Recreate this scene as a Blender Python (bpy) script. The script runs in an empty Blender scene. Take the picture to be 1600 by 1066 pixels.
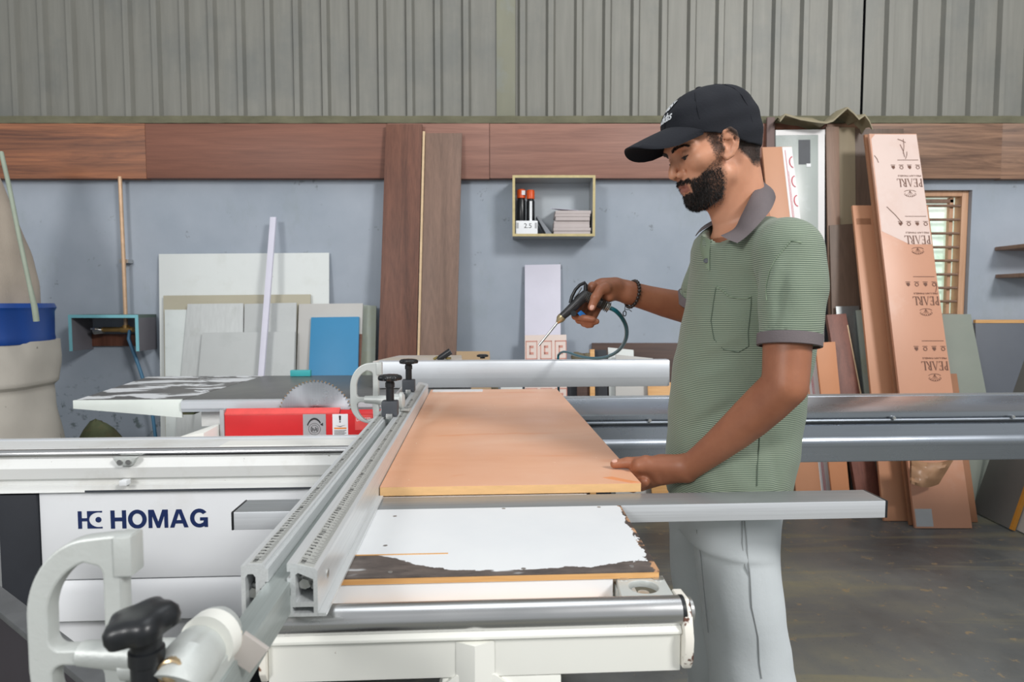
import bpy, bmesh, math, random
import numpy as np
from mathutils import Vector, Matrix
R = random.Random(7)
SC = bpy.context.scene
COL = SC.collection
# ------------------------------------------------------------------ camera
H = 1.26                                   # camera height, metres
PIT = math.atan(60/1000)                   # slightly downwards
cp, sp = math.cos(PIT), math.sin(PIT)
cam = bpy.data.cameras.new('camera'); cam.sensor_width = 36; cam.lens = 22.5; cam.clip_start = .05
camo = bpy.data.objects.new('camera', cam); COL.objects.link(camo)
camo.location = (0, 0, H); camo.rotation_euler = (math.pi/2-PIT, 0, 0)
SC.camera = camo
cam.dof.use_dof = True; cam.dof.focus_distance = 1.45; cam.dof.aperture_fstop = 7.1
# ------------------------------------------------------------------ world and lamps
wd = bpy.data.worlds.new('workshop_light'); SC.world = wd; wd.use_nodes = True
bg = wd.node_tree.nodes['Background']; bg.inputs[0].default_value = (.93, .97, 1.0, 1); bg.inputs[1].default_value = .50
def area(name, loc, aim, size, power, col=(1, 1, 1)):
    l = bpy.data.lights.new(name, 'AREA'); l.shape = 'DISK'; l.size = size; l.energy = power; l.color = col
    o = bpy.data.objects.new(name, l); COL.objects.link(o); o.location = loc
    o.rotation_euler = (Vector(aim)-Vector(loc)).to_track_quat('-Z', 'Y').to_euler()
    return o
area('key_flash_lamp', (4.2, -2.8, 5.2), (.2, 2.4, .9), 1.6, 350, (1, .985, .965))
area('fill_flash_lamp', (-3.4, -3.4, 3.6), (.1, 2.4, .9), 1.6, 165, (1, .99, .975))
area('overhead_fill_lamp', (.2, 1.6, 6.4), (.2, 2.0, 0), 3.5, 60, (.93, .97, 1))  # added overhead fill, no visible source; gives the metals something to reflect
SC.view_settings.view_transform = 'Standard'; SC.view_settings.look = 'None'
SC.view_settings.exposure = 0.0; SC.view_settings.gamma = 1.0; SC.view_settings.use_curve_mapping = False

# ------------------------------------------------------------------ measuring helpers
AL = math.atan(.055); ca, sa = math.cos(AL), math.sin(AL)      # the machine stands turned by this angle
def ray(px, py):
    a = (px-800)/1000; b = (533-py)/1000
    return a, cp+b*sp, -sp+b*cp
def W(px, py, X=None, Y=None, Z=None):                         # world point seen at a pixel on a plane
    x, y, z = ray(px, py)
    t = X/x if X is not None else Y/y if Y is not None else (Z-H)/z
    return Vector((x*t, y*t, H+z*t))
def to_m(p): return Vector((p[0]*ca+p[1]*sa, -p[0]*sa+p[1]*ca, p[2]))
def to_w(p): return Vector((p[0]*ca-p[1]*sa, p[0]*sa+p[1]*ca, p[2]))
def Q(px, py, u=None, v=None, z=None):                         # the same in the machine's own axes
    d = to_m(ray(px, py))
    t = u/d[0] if u is not None else v/d[1] if v is not None else (z-H)/d[2]
    return Vector((d[0]*t, d[1]*t, H+d[2]*t))
# ------------------------------------------------------------------ mesh builder
class MB:
    def __init__(s): s.v = []; s.f = []
    def add(s, vs, fs):
        n = len(s.v); s.v += [tuple(p) for p in vs]; s.f += [tuple(i+n for i in f) for f in fs]; return s
    def box(s, x0, x1, y0, y1, z0, z1):
        return s.add([(x, y, z) for z in (z0, z1) for y in (y0, y1) for x in (x0, x1)],
                     [(0,2,3,1),(4,5,7,6),(0,1,5,4),(2,6,7,3),(0,4,6,2),(1,3,7,5)])
    def prism(s, poly, ax, a0, a1):                            # polygon extruded along an axis
        n = len(poly)
        def mk(p, a): return {'x': (a, p[0], p[1]), 'y': (p[0], a, p[1]), 'z': (p[0], p[1], a)}[ax]
        return s.add([mk(p, a0) for p in poly]+[mk(p, a1) for p in poly],
                     [tuple(range(n))[::-1], tuple(range(n, 2*n))]+[(i, (i+1) % n, n+(i+1) % n, n+i) for i in range(n)])
    def slab(s, tl, tr, br, bl, th):                           # quad facing the camera with thickness behind it
        tl, tr, br, bl = map(Vector, (tl, tr, br, bl))
        n = (tr-bl).cross(tl-br).normalized()
        if n.y > 0: n = -n
        n = n*-th
        return s.add([tl, tr, br, bl, tl+n, tr+n, br+n, bl+n], [(0,3,2,1),(4,5,6,7),(0,1,5,4),(1,2,6,5),(2,3,7,6),(3,0,4,7)])
    def tube(s, pts, r, n=10, cap=True):
        pts = [Vector(p) for p in pts]; m = len(pts)
        rr = r if isinstance(r, (list, tuple)) else [r]*m
        T = [(pts[min(i+1, m-1)]-pts[max(i-1, 0)]).normalized() for i in range(m)]
        a = T[0].orthogonal().normalized(); vs = []
        for i in range(m):
            a = (a-T[i]*a.dot(T[i])).normalized(); b = T[i].cross(a)
            vs += [pts[i]+(a*math.cos(2*math.pi*k/n)+b*math.sin(2*math.pi*k/n))*rr[i] for k in range(n)]
        fs = [(i*n+k, i*n+(k+1) % n, (i+1)*n+(k+1) % n, (i+1)*n+k) for i in range(m-1) for k in range(n)]
        if cap: fs += [tuple(range(n))[::-1], tuple(range((m-1)*n, m*n))]
        return s.add(vs, fs)
    def cyl(s, p0, p1, r, n=20, r1=None): return s.tube([p0, p1], [r, r if r1 is None else r1], n)
    def ring(s, c, axis, prof, n=24):                          # lathe: prof = [(radius, height along axis)]
        axis = Vector(axis).normalized(); return s.tube_prof(Vector(c), axis, prof, n)
    def tube_prof(s, c, ax, prof, n):
        a = ax.orthogonal().normalized(); b = ax.cross(a); vs = []
        for r, h in prof: vs += [c+ax*h+(a*math.cos(2*math.pi*k/n)+b*math.sin(2*math.pi*k/n))*max(r, 1e-5) for k in range(n)]
        m = len(prof)
        return s.add(vs, [(i*n+k, i*n+(k+1) % n, (i+1)*n+(k+1) % n, (i+1)*n+k) for i in range(m-1) for k in range(n)]
                     + [tuple(range(n))[::-1], tuple(range((m-1)*n, m*n))])
    def sphere(s, c, r, n=8):
        r = Vector((r, r, r)) if not hasattr(r, '__len__') else Vector(r); c = Vector(c); vs = []
        for i in range(1, n):
            t = math.pi*i/n
            vs += [c+Vector((r.x*math.sin(t)*math.cos(math.pi*k/n), r.y*math.sin(t)*math.sin(math.pi*k/n), r.z*math.cos(t))) for k in range(2*n)]
        q = 2*n
        fs = [(i*q+k, (i+1)*q+k, (i+1)*q+(k+1) % q, i*q+(k+1) % q) for i in range(n-2) for k in range(q)]
        fs += [tuple(range(q)), tuple(range((n-2)*q, (n-1)*q))[::-1]]
        return s.add(vs, fs)
    def flat(s, shapes, fn, th, bevel=0):                      # 2-D outlines (later ones may be holes) -> solid, mapped by fn(x,y,t)
        vs, fs = flat_solid(shapes, th, bevel); return s.add([fn(*p) for p in vs], fs)
    def text(s, txt, fn, w=None, h=None, th=.0006, bold=0, gap=1):
        vs, fs = text_solid(txt, bold, gap)
        xs = [p[0] for p in vs]; ys = [p[1] for p in vs]
        sx = w/(max(xs)-min(xs)) if w else None; sy = h/(max(ys)-min(ys)) if h else None
        sx = sx or sy; sy = sy or sx
        return s.add([fn((p[0]-min(xs))*sx, (p[1]-min(ys))*sy, p[2]*th) for p in vs], fs)
def _curve_mesh(cu):
    o = bpy.data.objects.new('outline', cu); COL.objects.link(o)
    dg = bpy.context.evaluated_depsgraph_get(); dg.update()
    me = bpy.data.meshes.new_from_object(o.evaluated_get(dg))
    vs = [tuple(v.co) for v in me.vertices]; fs = [tuple(p.vertices) for p in me.polygons]
    bpy.data.objects.remove(o); bpy.data.curves.remove(cu); bpy.data.meshes.remove(me)
    return vs, fs
def flat_solid(shapes, th, bevel=0):
    cu = bpy.data.curves.new('outline', 'CURVE'); cu.dimensions = '2D'; cu.fill_mode = 'BOTH'; cu.extrude = max(th/2-bevel, 0)
    cu.bevel_depth = bevel; cu.bevel_resolution = 1
    if bevel: cu.offset = -bevel
    for sh in shapes:
        sl = cu.splines.new('POLY'); sl.points.add(len(sh)-1); sl.use_cyclic_u = True
        for p, q in zip(sl.points, sh): p.co = (q[0], q[1], 0, 1)
    return _curve_mesh(cu)
_TX = {}
def text_solid(txt, bold=0, gap=1):
    if (txt, bold) not in _TX:
        cu = bpy.data.curves.new('lettering', 'FONT'); cu.body = txt; cu.size = 1; cu.extrude = .5; cu.offset = bold; cu.resolution_u = 3; cu.space_character = gap
        _TX[(txt, bold)] = _curve_mesh(cu)
    return _TX[(txt, bold)]
def arc(cx, cy, rx, ry, a0, a1, n):
    return [(cx+rx*math.cos(math.radians(a0+(a1-a0)*i/n)), cy+ry*math.sin(math.radians(a0+(a1-a0)*i/n))) for i in range(n+1)]

ORG = {}
def _mesh(name, mb, mat, org, bevel, ang):
    me = bpy.data.meshes.new(name)
    o = Vector(org)
    me.from_pydata([tuple(Vector(p)-o) for p in mb.v], [], mb.f)
    bm = bmesh.new(); bm.from_mesh(me)
    bmesh.ops.recalc_face_normals(bm, faces=bm.faces)
    if bevel:
        es = [e for e in bm.edges if len(e.link_faces) == 2 and e.calc_face_angle(0) > .5]
        bmesh.ops.bevel(bm, geom=es, offset=bevel, segments=2, profile=.6, affect='EDGES', clamp_overlap=True)
    bm.to_mesh(me); bm.free()
    if ang:
        me.polygons.foreach_set('use_smooth', [True]*len(me.polygons)); me.set_sharp_from_angle(angle=math.radians(ang))
    for m in (mat if isinstance(mat, (list, tuple)) else [mat]): me.materials.append(m)
    return me
def props(o, label=None, cat=None, group=None, kind=None):
    for k, v in (('label', label), ('category', cat), ('group', group), ('kind', kind)):
        if v: o[k] = v
    return o
def thing(name, label, cat, org, M=False, group=None, kind=None):  # an Empty at the base of a thing; M: in machine axes
    o = bpy.data.objects.new(name, None); COL.objects.link(o); o.empty_display_size = .05
    o.location = to_w(org) if M else Vector(org)
    if M: o.rotation_euler = (0, 0, AL)
    ORG[o.name] = Vector(org); return props(o, label, cat, group, kind)
def part(name, mb, mat, parent, bevel=0, ang=35, label=None, kind=None):
    org = ORG[parent.name]
    o = bpy.data.objects.new(name, _mesh(name, mb, mat, org, bevel, ang)); COL.objects.link(o); o.parent = parent
    ORG[o.name] = org; return props(o, label, None, None, kind)
def solo(name, mb, mat, label=None, cat=None, org=None, M=False, group=None, bevel=0, ang=35, kind=None):
    if org is None:
        vs = np.array([tuple(p) for p in mb.v]); lo, hi = vs.min(0), vs.max(0); org = ((lo[0]+hi[0])/2, (lo[1]+hi[1])/2, lo[2])
    o = bpy.data.objects.new(name, _mesh(name, mb, mat, org, bevel, ang)); COL.objects.link(o)
    o.location = to_w(org) if M else Vector(org)
    if M: o.rotation_euler = (0, 0, AL)
    ORG[o.name] = Vector(org); return props(o, label, cat, group, kind)
def struct(name, mb, mat, bevel=0): return solo(name, mb, mat, org=(0, 0, 0), kind='structure', bevel=bevel)
def again(o, off, parent=None):                                # another alike piece sharing the mesh
    c = o.copy(); COL.objects.link(c); c.location = o.location+Vector(off); c.parent = parent or o.parent; ORG[c.name] = ORG[o.name]
    return c
# ------------------------------------------------------------------ materials
def lin(c):
    c = [x/255 for x in c]; return tuple(x/12.92 if x <= .04045 else ((x+.055)/1.055)**2.4 for x in c)+(1,)
class NT:
    def __init__(s, name):
        s.m = bpy.data.materials.new(name); s.m.use_nodes = True; s.t = s.m.node_tree; s.b = s.t.nodes['Principled BSDF']
        s.co = s.t.nodes.new('ShaderNodeTexCoord').outputs['Object']
    def n(s, typ, **kw):
        nd = s.t.nodes.new(typ)
        for k, v in kw.items():
            if k in nd.bl_rna.properties.keys() and k not in ('inputs',): setattr(nd, k, v)
            else: s.set(nd, k, v)
        return nd
    def set(s, nd, k, v):
        i = nd.inputs[k.replace('_', ' ')] if isinstance(k, str) else nd.inputs[k]
        if hasattr(v, 'links') and hasattr(v, 'node'): s.t.links.new(v, i)
        else: i.default_value = v
    def noise(s, scale=5, detail=4, rough=.55, st=(1, 1, 1), dist=0):
        mp = s.n('ShaderNodeMapping'); s.t.links.new(s.co, mp.inputs[0]); mp.inputs['Scale'].default_value = st
        n = s.n('ShaderNodeTexNoise'); s.t.links.new(mp.outputs[0], n.inputs['Vector'])
        n.inputs['Scale'].default_value = scale; n.inputs['Detail'].default_value = detail; n.inputs['Roughness'].default_value = rough; n.inputs['Distortion'].default_value = dist
        return n.outputs[0]
    def ramp(s, fac, stops, interp='LINEAR'):
        r = s.n('ShaderNodeValToRGB'); e = r.color_ramp; e.interpolation = interp
        while len(e.elements) < len(stops): e.elements.new(.5)
        for el, (p, c) in zip(e.elements, stops): el.position = p; el.color = c if hasattr(c, '__len__') else (c, c, c, 1)
        s.t.links.new(fac, r.inputs[0]); return r.outputs[0]
    def mix(s, f, a, b, mode='MIX'):
        m = s.n('ShaderNodeMix', data_type='RGBA', blend_type=mode)
        for i, v in ((0, f), (6, a), (7, b)):
            if hasattr(v, 'node'): s.t.links.new(v, m.inputs[i])
            else: m.inputs[i].default_value = v
        return m.outputs[2]
    def math(s, op, a, b=None):
        m = s.n('ShaderNodeMath', operation=op)
        for i, v in ((0, a), (1, b)):
            if v is None: continue
            if hasattr(v, 'node'): s.t.links.new(v, m.inputs[i])
            else: m.inputs[i].default_value = v
        return m.outputs[0]
    def xyz(s):
        x = s.n('ShaderNodeSeparateXYZ'); s.t.links.new(s.co, x.inputs[0]); return x.outputs
    def bump(s, h, st=.2, dist=.01):
        b = s.n('ShaderNodeBump'); s.t.links.new(h, b.inputs['Height']); b.inputs['Strength'].default_value = st; b.inputs['Distance'].default_value = dist
        s.t.links.new(b.outputs[0], s.b.inputs['Normal'])
    def out(s, color=None, rough=None, metal=None, **kw):
        for k, v in dict({'Base Color': color, 'Roughness': rough, 'Metallic': metal}, **{a.replace('_', ' '): b for a, b in kw.items()}).items():
            if v is None: continue
            if hasattr(v, 'node'): s.t.links.new(v, s.b.inputs[k])
            else: s.b.inputs[k].default_value = v
        return s.m
def sc(c, k): return tuple(min(x*k, 1) for x in c[:3])+(1,)
def pm(name, col, rough=.5, metal=0, var=.12, scale=6, st=(1, 1, 1), bump=0, bs=60, spots=None, grime=None, **kw):
    t = NT(name); c = lin(col)
    f = t.noise(scale, 5, .6, st)
    col_ = t.ramp(f, [(.3, sc(c, 1-var)), (.7, sc(c, 1+var))])
    if grime:                                                  # (colour, scale, threshold): broad stains
        g = t.ramp(t.noise(grime[1], 6, .65), [(grime[2], 0), (min(grime[2]+.22, 1), grime[3] if len(grime) > 3 else .7)]); col_ = t.mix(g, col_, lin(grime[0]))
    if spots:
        g = t.ramp(t.noise(spots[1], 3, .6), [(spots[2], 0), (spots[2]+.03, 1)]); col_ = t.mix(g, col_, lin(spots[0]))
    if bump: t.bump(t.noise(bs, 4, .6, st), bump, .004)
    return t.out(col_, rough, metal, **kw)
def wood(name, c1, c2, ax=0, scale=3, rough=.5, fine=.35):     # grain running along axis ax
    t = NT(name); st = [14, 14, 14]; st[ax] = .8; st2 = [70, 70, 70]; st2[ax] = 1.5
    f = t.noise(scale*.45, 6, .65, st, .9); g = t.noise(scale, 3, .6, st2)
    m = t.math('ADD', f, t.math('MULTIPLY', t.math('SUBTRACT', g, .5), fine))
    c = t.ramp(m, [(.3, lin(c1)), (.5, sc(tuple((a+b)/2 for a, b in zip(lin(c1), lin(c2))), 1)), (.7, lin(c2))])
    t.bump(g, .15, .002)
    return t.out(c, rough)
def alu(name, col=(200, 203, 208), rough=.34, ax=0, metal=.95, sv=.10, bs=.06):
    t = NT(name); st = [60, 60, 60]; st[ax] = .7; c = lin(col)
    g = t.noise(5, 4, .6, st); b = t.noise(3, 5, .6)
    cc = t.ramp(g, [(.25, sc(c, 1-sv)), (.75, sc(c, 1+sv))]); cc = t.mix(t.ramp(b, [(.55, 0), (.8, .25)]), cc, sc(c, .72))
    rr = t.ramp(b, [(.3, rough-.05), (.7, rough+.09)])
    t.bump(g, bs, .001)
    return t.out(cc, rr, metal)
M = {}
M['alu_u'] = alu('aluminium_along', (214, 217, 221), .36, ax=0, metal=.5); M['alu_v'] = alu('aluminium_fence', (224, 227, 228), .36, ax=1, metal=.5)
M['alu_c'] = alu('dimmed_carriage_aluminium', (164, 171, 180), .25, ax=0, metal=.85, sv=.06, bs=.012)  # reflection of a dim room put into a darker base colour
M['alu_bright'] = alu('bright_aluminium', (222, 226, 231), .40, ax=0, metal=.5, sv=.05)
M['alu_bar'] = alu('dull_zinc_bar', (160, 167, 165), .42, ax=1, metal=.4)
M['alu_top'] = alu('dark_streaked_aluminium', (158, 162, 164), .36, ax=0, metal=.5, sv=.2)  # darker and more streaked, for the beam top and carriage strip
M['steel'] = alu('steel_roller', (206, 206, 206), .24, ax=0, metal=1, sv=.08)
M['blade'] = alu('blade_steel', (206, 210, 216), .30, ax=2, metal=.95)
_b = M['blade'].node_tree; _p = _b.nodes['Principled BSDF']; _p.inputs['Anisotropic'].default_value = .85
_t = _b.nodes.new('ShaderNodeTangent'); _t.direction_type = 'RADIAL'; _t.axis = 'Y'; _b.links.new(_t.outputs[0], _p.inputs['Tangent'])
M['cast'] = pm('cast_aluminium', (200, 204, 201), .45, .25, .06, 9, bump=.1, bs=200, grime=((170, 168, 158), 6, .55, .5))
M['zinc'] = pm('plain_zinc_bolt', (200, 200, 198), .3, .9)
M['white'] = pm('white_powder_coat', (238, 240, 243), .42, 0, .02, 4, grime=((214, 212, 205), 3, .55, .5))
M['white_dirty'] = pm('dusty_white_paint', (226, 227, 225), .45, 0, .03, 4, st=(.4, 4, 4), grime=((196, 192, 182), 4, .52, .6), spots=((120, 112, 98), 60, .72))
M['cream'] = pm('cream_white_paint', (238, 238, 231), .4, 0, .02, 4, grime=((205, 200, 184), 5, .6, .5), spots=((110, 70, 45), 55, .74))
M['black'] = pm('black_plastic', (28, 30, 33), .36, 0, .2, 12)
M['blackmat'] = pm('black_panel', (38, 41, 48), .6, 0, .15, 6, spots=((90, 92, 95), 90, .76))
M['charcoal'] = pm('charcoal_block', (66, 70, 76), .5, 0, .1, 10)
M['red'] = pm('red_guard_paint', (206, 34, 38), .38, 0, .08, 5); M['redlight'] = pm('lighter_red', (232, 88, 84), .45, 0, .1, 20)  # second red is lighter, for the sloped guard top and danger sticker
M['navy'] = pm('navy_print', (22, 42, 92), .5, 0, .04); M['ink'] = pm('dark_print_ink', (112, 78, 64), .7, 0, .1)
M['inkb'] = pm('black_print_ink', (40, 40, 42), .6, 0, .1); M['inkred'] = pm('red_print_ink', (205, 62, 80), .6, 0, .1)
M['inkpale'] = pm('faded_red_ink', (206, 146, 132), .7, 0, .1)
M['inkor'] = pm('orange_print', (236, 140, 40), .6); M['paperw'] = pm('white_sticker', (236, 238, 240), .5, 0, .03)
M['stgrey'] = pm('silver_sticker', (176, 178, 180), .4, .3, .05)
M['floor'] = None
# ================================================================== THE SETTING
WY = 4.3
def mat_floor():
    t = NT('concrete_floor')
    a = t.noise(1.1, 6, .62); b = t.noise(9, 6, .7); c = t.noise(60, 3, .6)
    col = t.ramp(a, [(.36, lin((78, 80, 80))), (.52, lin((108, 110, 107))), (.66, lin((128, 126, 112)))])
    col = t.mix(t.ramp(t.noise(2.2, 5, .6, (.35, 2.6, 1), .6), [(.50, 0), (.62, .65)]), col, lin((140, 134, 106)))
    col = t.mix(t.ramp(b, [(.4, 0), (.62, .3)]), col, lin((98, 103, 106)))
    col = t.mix(t.ramp(c, [(.64, 0), (.7, .55)]), col, lin((84, 86, 84)))
    col = t.mix(t.ramp(t.noise(14, 5, .7), [(.60, 0), (.67, .65)]), col, lin((160, 138, 100)))
    t.bump(b, .08, .004)
    return t.out(col, t.ramp(a, [(.3, .38), (.7, .55)]), 0)
def mat_wall():
    t = NT('blue_grey_plaster')
    col = t.ramp(t.noise(1.3, 6, .6), [(.3, lin((150, 160, 172))), (.7, lin((172, 180, 191)))])
    col = t.mix(t.ramp(t.noise(2.6, 6, .7, (1, 1, .5)), [(.56, 0), (.75, .45)]), col, lin((140, 150, 150)))
    z = t.xyz()[2]
    low = t.ramp(z, [(.0, 1), (1, 0)])
    sp = t.ramp(t.noise(9, 5, .7), [(.66, 0), (.70, .6)]); col = t.mix(sp, col, lin((112, 118, 120)))
    moss = t.math('MULTIPLY', t.ramp(t.noise(14, 5, .65), [(.55, 0), (.63, .75)]), t.ramp(z, [(.55, 1), (.8, 0)]))
    col = t.mix(moss, col, lin((78, 92, 90)))
    t.bump(t.noise(18, 5, .6), .12, .004)
    return t.out(col, .7, 0)
M['wall'] = mat_wall(); M['floor'] = mat_floor()
M['sheet'] = pm('corrugated_sheet_metal', (128, 127, 120), .5, .15, .10, 3, st=(9, 1, .6), grime=((104, 108, 107), 1.6, .5, .6), bump=.05)
M['dustedge'] = pm('dusty_olive_ledge', (108, 106, 86), .9, 0, .2, 12, st=(.5, 1, 1), bump=.4, bs=40)
M['post'] = pm('olive_grey_post', (134, 134, 118), .7, 0, .1, 5, st=(1, 1, .3), grime=((140, 146, 148), 4, .5))
M['lam1'] = wood('laminate_warm', (96, 60, 46), (168, 108, 74), 0, 3); M['lam2'] = wood('laminate_reddish', (110, 70, 56), (138, 90, 72), 0, 2.2)
M['lam3'] = wood('laminate_grey_brown', (84, 60, 48), (166, 128, 102), 0, 3)
M['lam4'] = wood('laminate_rose', (124, 86, 74), (158, 114, 98), 0, 2.4)
M['wdark'] = wood('wood_red_brown', (80, 48, 36), (122, 78, 60), 2, 2.2); M['wgrey'] = wood('wood_grey_brown', (104, 82, 70), (136, 108, 93), 2, 2.5)
M['wbrown'] = wood('wood_board_brown', (122, 96, 80), (146, 116, 97), 2, 2); M['wdeep'] = wood('wood_board_deep', (88, 72, 60), (112, 90, 76), 2, 2)
M['khaki'] = pm('khaki_board', (140, 126, 102), .6, 0, .06, 4, st=(3, 3, .5)); M['mauve'] = pm('mauve_brown_strip', (112, 92, 88), .6, 0, .1, 4, st=(8, 8, .5))
M['pale'] = pm('pale_raw_edge', (214, 186, 150), .7, 0, .1, 20)
M['ply'] = wood('ply_edge', (196, 142, 84), (232, 184, 124), 0, 5)
M['brass'] = pm('brass_pipe', (206, 172, 140), .4, .3, .12, 20)
fl = MB().box(-7, 7, -4, WY+.3, -.2, 0); struct('floor', fl, M['floor'])
# back wall with the window opening
wx0, wx1 = W(1416, 400, Y=WY).x, W(1515, 400, Y=WY).x; wz1 = W(1480, 297, Y=WY).z; wz0 = W(1480, 530, Y=WY).z
ZT = W(800, 193, Y=WY-.06).z                                     # top of the plank band
wb = MB()
wb.box(-7, wx0, WY, WY+.25, 0, ZT+.02); wb.box(wx1, 7, WY, WY+.25, 0, ZT+.02)
wb.box(wx0, wx1, WY, WY+.25, 0, wz0); wb.box(wx0, wx1, WY, WY+.25, wz1, ZT+.02)
wall = struct('wall_back', wb, M['wall'])
# corrugated sheets above
zb = ZT+.03
def sheet(x0, x1):
    top = []; pitch = .1855; x_ref = W(993, 120, Y=WY).x
    k0 = math.ceil((x0+.04-x_ref)/pitch); pts = [(x0, 0)]
    k = k0
    while x_ref+k*pitch < x1-.04:
        c = x_ref+k*pitch
        for m in (-.124, -.062):
            if False: pts += [(c+m-.006, 0), (c+m, -.0012), (c+m+.006, 0)]
        pts += [(c-.032, 0), (c-.017, -.030), (c+.017, -.030), (c+.032, 0)]; k += 1
    pts += [(x1, 0)]
    n = len(pts); vs = []; F = []
    for z in (zb, 5.2): vs += [(x, WY+.03+y, z) for x, y in pts]+[(x, WY+.036+y, z) for x, y in pts]
    for i in range(n-1):
        F += [(i, i+1, 2*n+i+1, 2*n+i), (n+i+1, n+i, 3*n+i, 3*n+i+1), (i, n+i, n+i+1, i+1), (2*n+i, 2*n+i+1, 3*n+i+1, 3*n+i)]
    F += [(0, 2*n, 3*n, n), (n-1, 2*n-1, 4*n-1, 3*n-1)]
    return MB().add(vs, F)
xa, xb_, xc = W(778, 100, Y=WY).x, W(803, 100, Y=WY).x, W(1352, 100, Y=WY).x
for x0, x1 in ((-6.9, xa), (xb_, xc-.009), (xc+.009, 6.9)): part('corrugated_sheet', sheet(x0, x1), M['sheet'], wall, ang=20)
part('sheet_post', MB().box(xa-.01, xb_+.01, WY+.012, WY+.06, zb, 5.2), M['post'], wall, bevel=.004)
part('backing_panel', MB().box(-6.9, 6.9, WY+.10, WY+.2, ZT, 5.2), M['blackmat'], wall)
led = MB()                                                        # dusty ledge, uneven front edge
xs = [-6.9+i*.06 for i in range(231)]
poly = [(x, WY-.055+R.uniform(-.006, .006)) for x in xs]+[(6.9, WY+.02), (-6.9, WY+.02)]
led.prism(poly, 'z', ZT+.004, ZT+.05)
part('dusty_ledge', led, M['dustedge'], wall, ang=20)
# the band of wood-look planks
ZB = W(800, 279, Y=WY-.06).z
band = thing('trim_1', None, None, (0, WY-.03, ZB), kind='structure')
cuts = [(-760, 228, 'lam1', 0), (228, 605, 'lam2', .003), (605, 765, 'lam4', -.002), (765, 1100, 'lam4', .003), (1100, 1290, 'lam2', 0), (1290, 1565, 'lam3', .002), (1565, 2300, 'lam3', -.003)]
for a, b, m, o in cuts:
    part('plank', MB().box(W(a, 240, Y=WY-.06).x+.0015, W(b, 240, Y=WY-.06).x-.0015, WY-.06-o, WY-.001, ZB+o*.6, ZT-o*.5), M[m], band, bevel=.0015)
# window
def mat_pane():
    t = NT('frosted_daylit_pane'); f = t.noise(7, 6, .65, (1, 1, .7), .8)
    c = t.ramp(f, [(.3, lin((178, 208, 184))), (.52, lin((216, 236, 222))), (.75, lin((240, 246, 238)))])
    t.out(c, .3); t.set(t.b, 'Emission Color', c); t.b.inputs['Emission Strength'].default_value = .62
    return t.m
M['peach'] = wood('peach_window_wood', (186, 140, 108), (216, 172, 138), 2, 3)
fr = MB(); t_ = .045
fr.box(wx0, wx0+t_, WY+.03, WY+.12, wz0, wz1); fr.box(wx1-t_, wx1, WY+.03, WY+.12, wz0, wz1)
fr.box(wx0+t_, wx1-t_, WY+.03, WY+.12, wz1-t_*.8, wz1); fr.box(wx0+t_, wx1-t_, WY+.03, WY+.12, wz0, wz0+t_)
win = struct('window_1', fr, M['peach'], bevel=.004)
part('pane', MB().box(wx0+t_, wx1-t_, WY+.10, WY+.106, wz0+t_, wz1-t_*.8), mat_pane(), win)
part('inner_stile', MB().box(wx1-.105, wx1-.08, WY+.06, WY+.09, wz0+t_, wz1-.04), M['peach'], win, bevel=.002)
part('inner_rail', MB().box(wx0+t_, wx1-.08, WY+.06, WY+.09, wz1-.075, wz1-.05), M['wbrown'], win, bevel=.002)
bar0 = None
for y in (322, 343.5, 365, 386.5, 407.5, 429, 450, 471, 492, 513):
    z = W(1480, y, Y=WY+.05).z
    if bar0 is None: bar0 = part('bar', MB().cyl((wx0+.02, WY+.045, z), (wx1-.03, WY+.045, z), .009, 8), M['wbrown'], win); z0_ = z
    else: again(bar0, (0, 0, z-z0_))
# ================================================================== BOARDS LEANING ON THE WALL
def lean_pts(tl, tr, br, bl, Yt, Yb):
    out = []
    for top, low in ((tl, bl), (tr, br)):
        T = W(*top, Y=Yt); Y = Yb
        for _ in range(8):
            P = W(*low, Y=Y); Y = Yt+(Yb-Yt)*(T.z-P.z)/T.z
        out.append((T, T+(P-T)*((T.z-.003)/(T.z-P.z))))
    return out[0][0], out[1][0], out[1][1], out[0][1]
def lean(name, label, cat, tl, tr, br, bl, Yt, Yb, th, mat, group=None, bevel=.0012):
    p = lean_pts(tl, tr, br, bl, Yt, Yb)
    o = solo(name, MB().slab(*p, th), M[mat], label, cat, org=(p[2]+p[3])/2+Vector((0, 0, -.003)), group=group, bevel=bevel)
    return o, p
def on_board(p, name, rects, mat, parent, proud=.0012):           # flat patches given as fractions (s across, t up) of a board face
    tl, tr, br, bl = p; mb = MB()
    n = (tr-bl).cross(tl-br).normalized(); n = n if n.y < 0 else -n
    for s0, s1, t0, t1 in rects:
        f = lambda s, t: bl.lerp(br, s).lerp(tl.lerp(tr, s), t)+n*proud
        mb.slab(f(s0, t1), f(s1, t1), f(s1, t0), f(s0, t0), proud*.9)
    return part(name, mb, M[mat], parent)
M['bwhite'] = pm('white_chipped_board', (218, 222, 220), .5, 0, .03, 3, grime=((190, 192, 184), 3, .5, .5), spots=((150, 150, 140), 30, .72))
M['bbeige'] = pm('beige_board', (176, 170, 150), .6, 0, .04, 4); M['bpale'] = pm('pale_scuffed_board', (206, 212, 210), .5, 0, .05, 5, grime=((150, 166, 156), 9, .6, .6))
M['bstreak'] = pm('streaked_grey_board', (194, 197, 196), .5, 0, .06, 5, st=(12, 12, .5), grime=((150, 154, 140), 4, .6, .5))
M['bgrey'] = pm('light_grey_board', (188, 191, 190), .5, 0, .03, 4, grime=((168, 172, 170), 4, .55, .6))
M['bwarm'] = pm('warm_grey_board', (190, 188, 184), .5, 0, .03, 4); M['bgreen'] = pm('mossy_grey_board', (156, 164, 154), .6, 0, .06, 5, grime=((150, 150, 116), 4, .5, .7))
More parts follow.
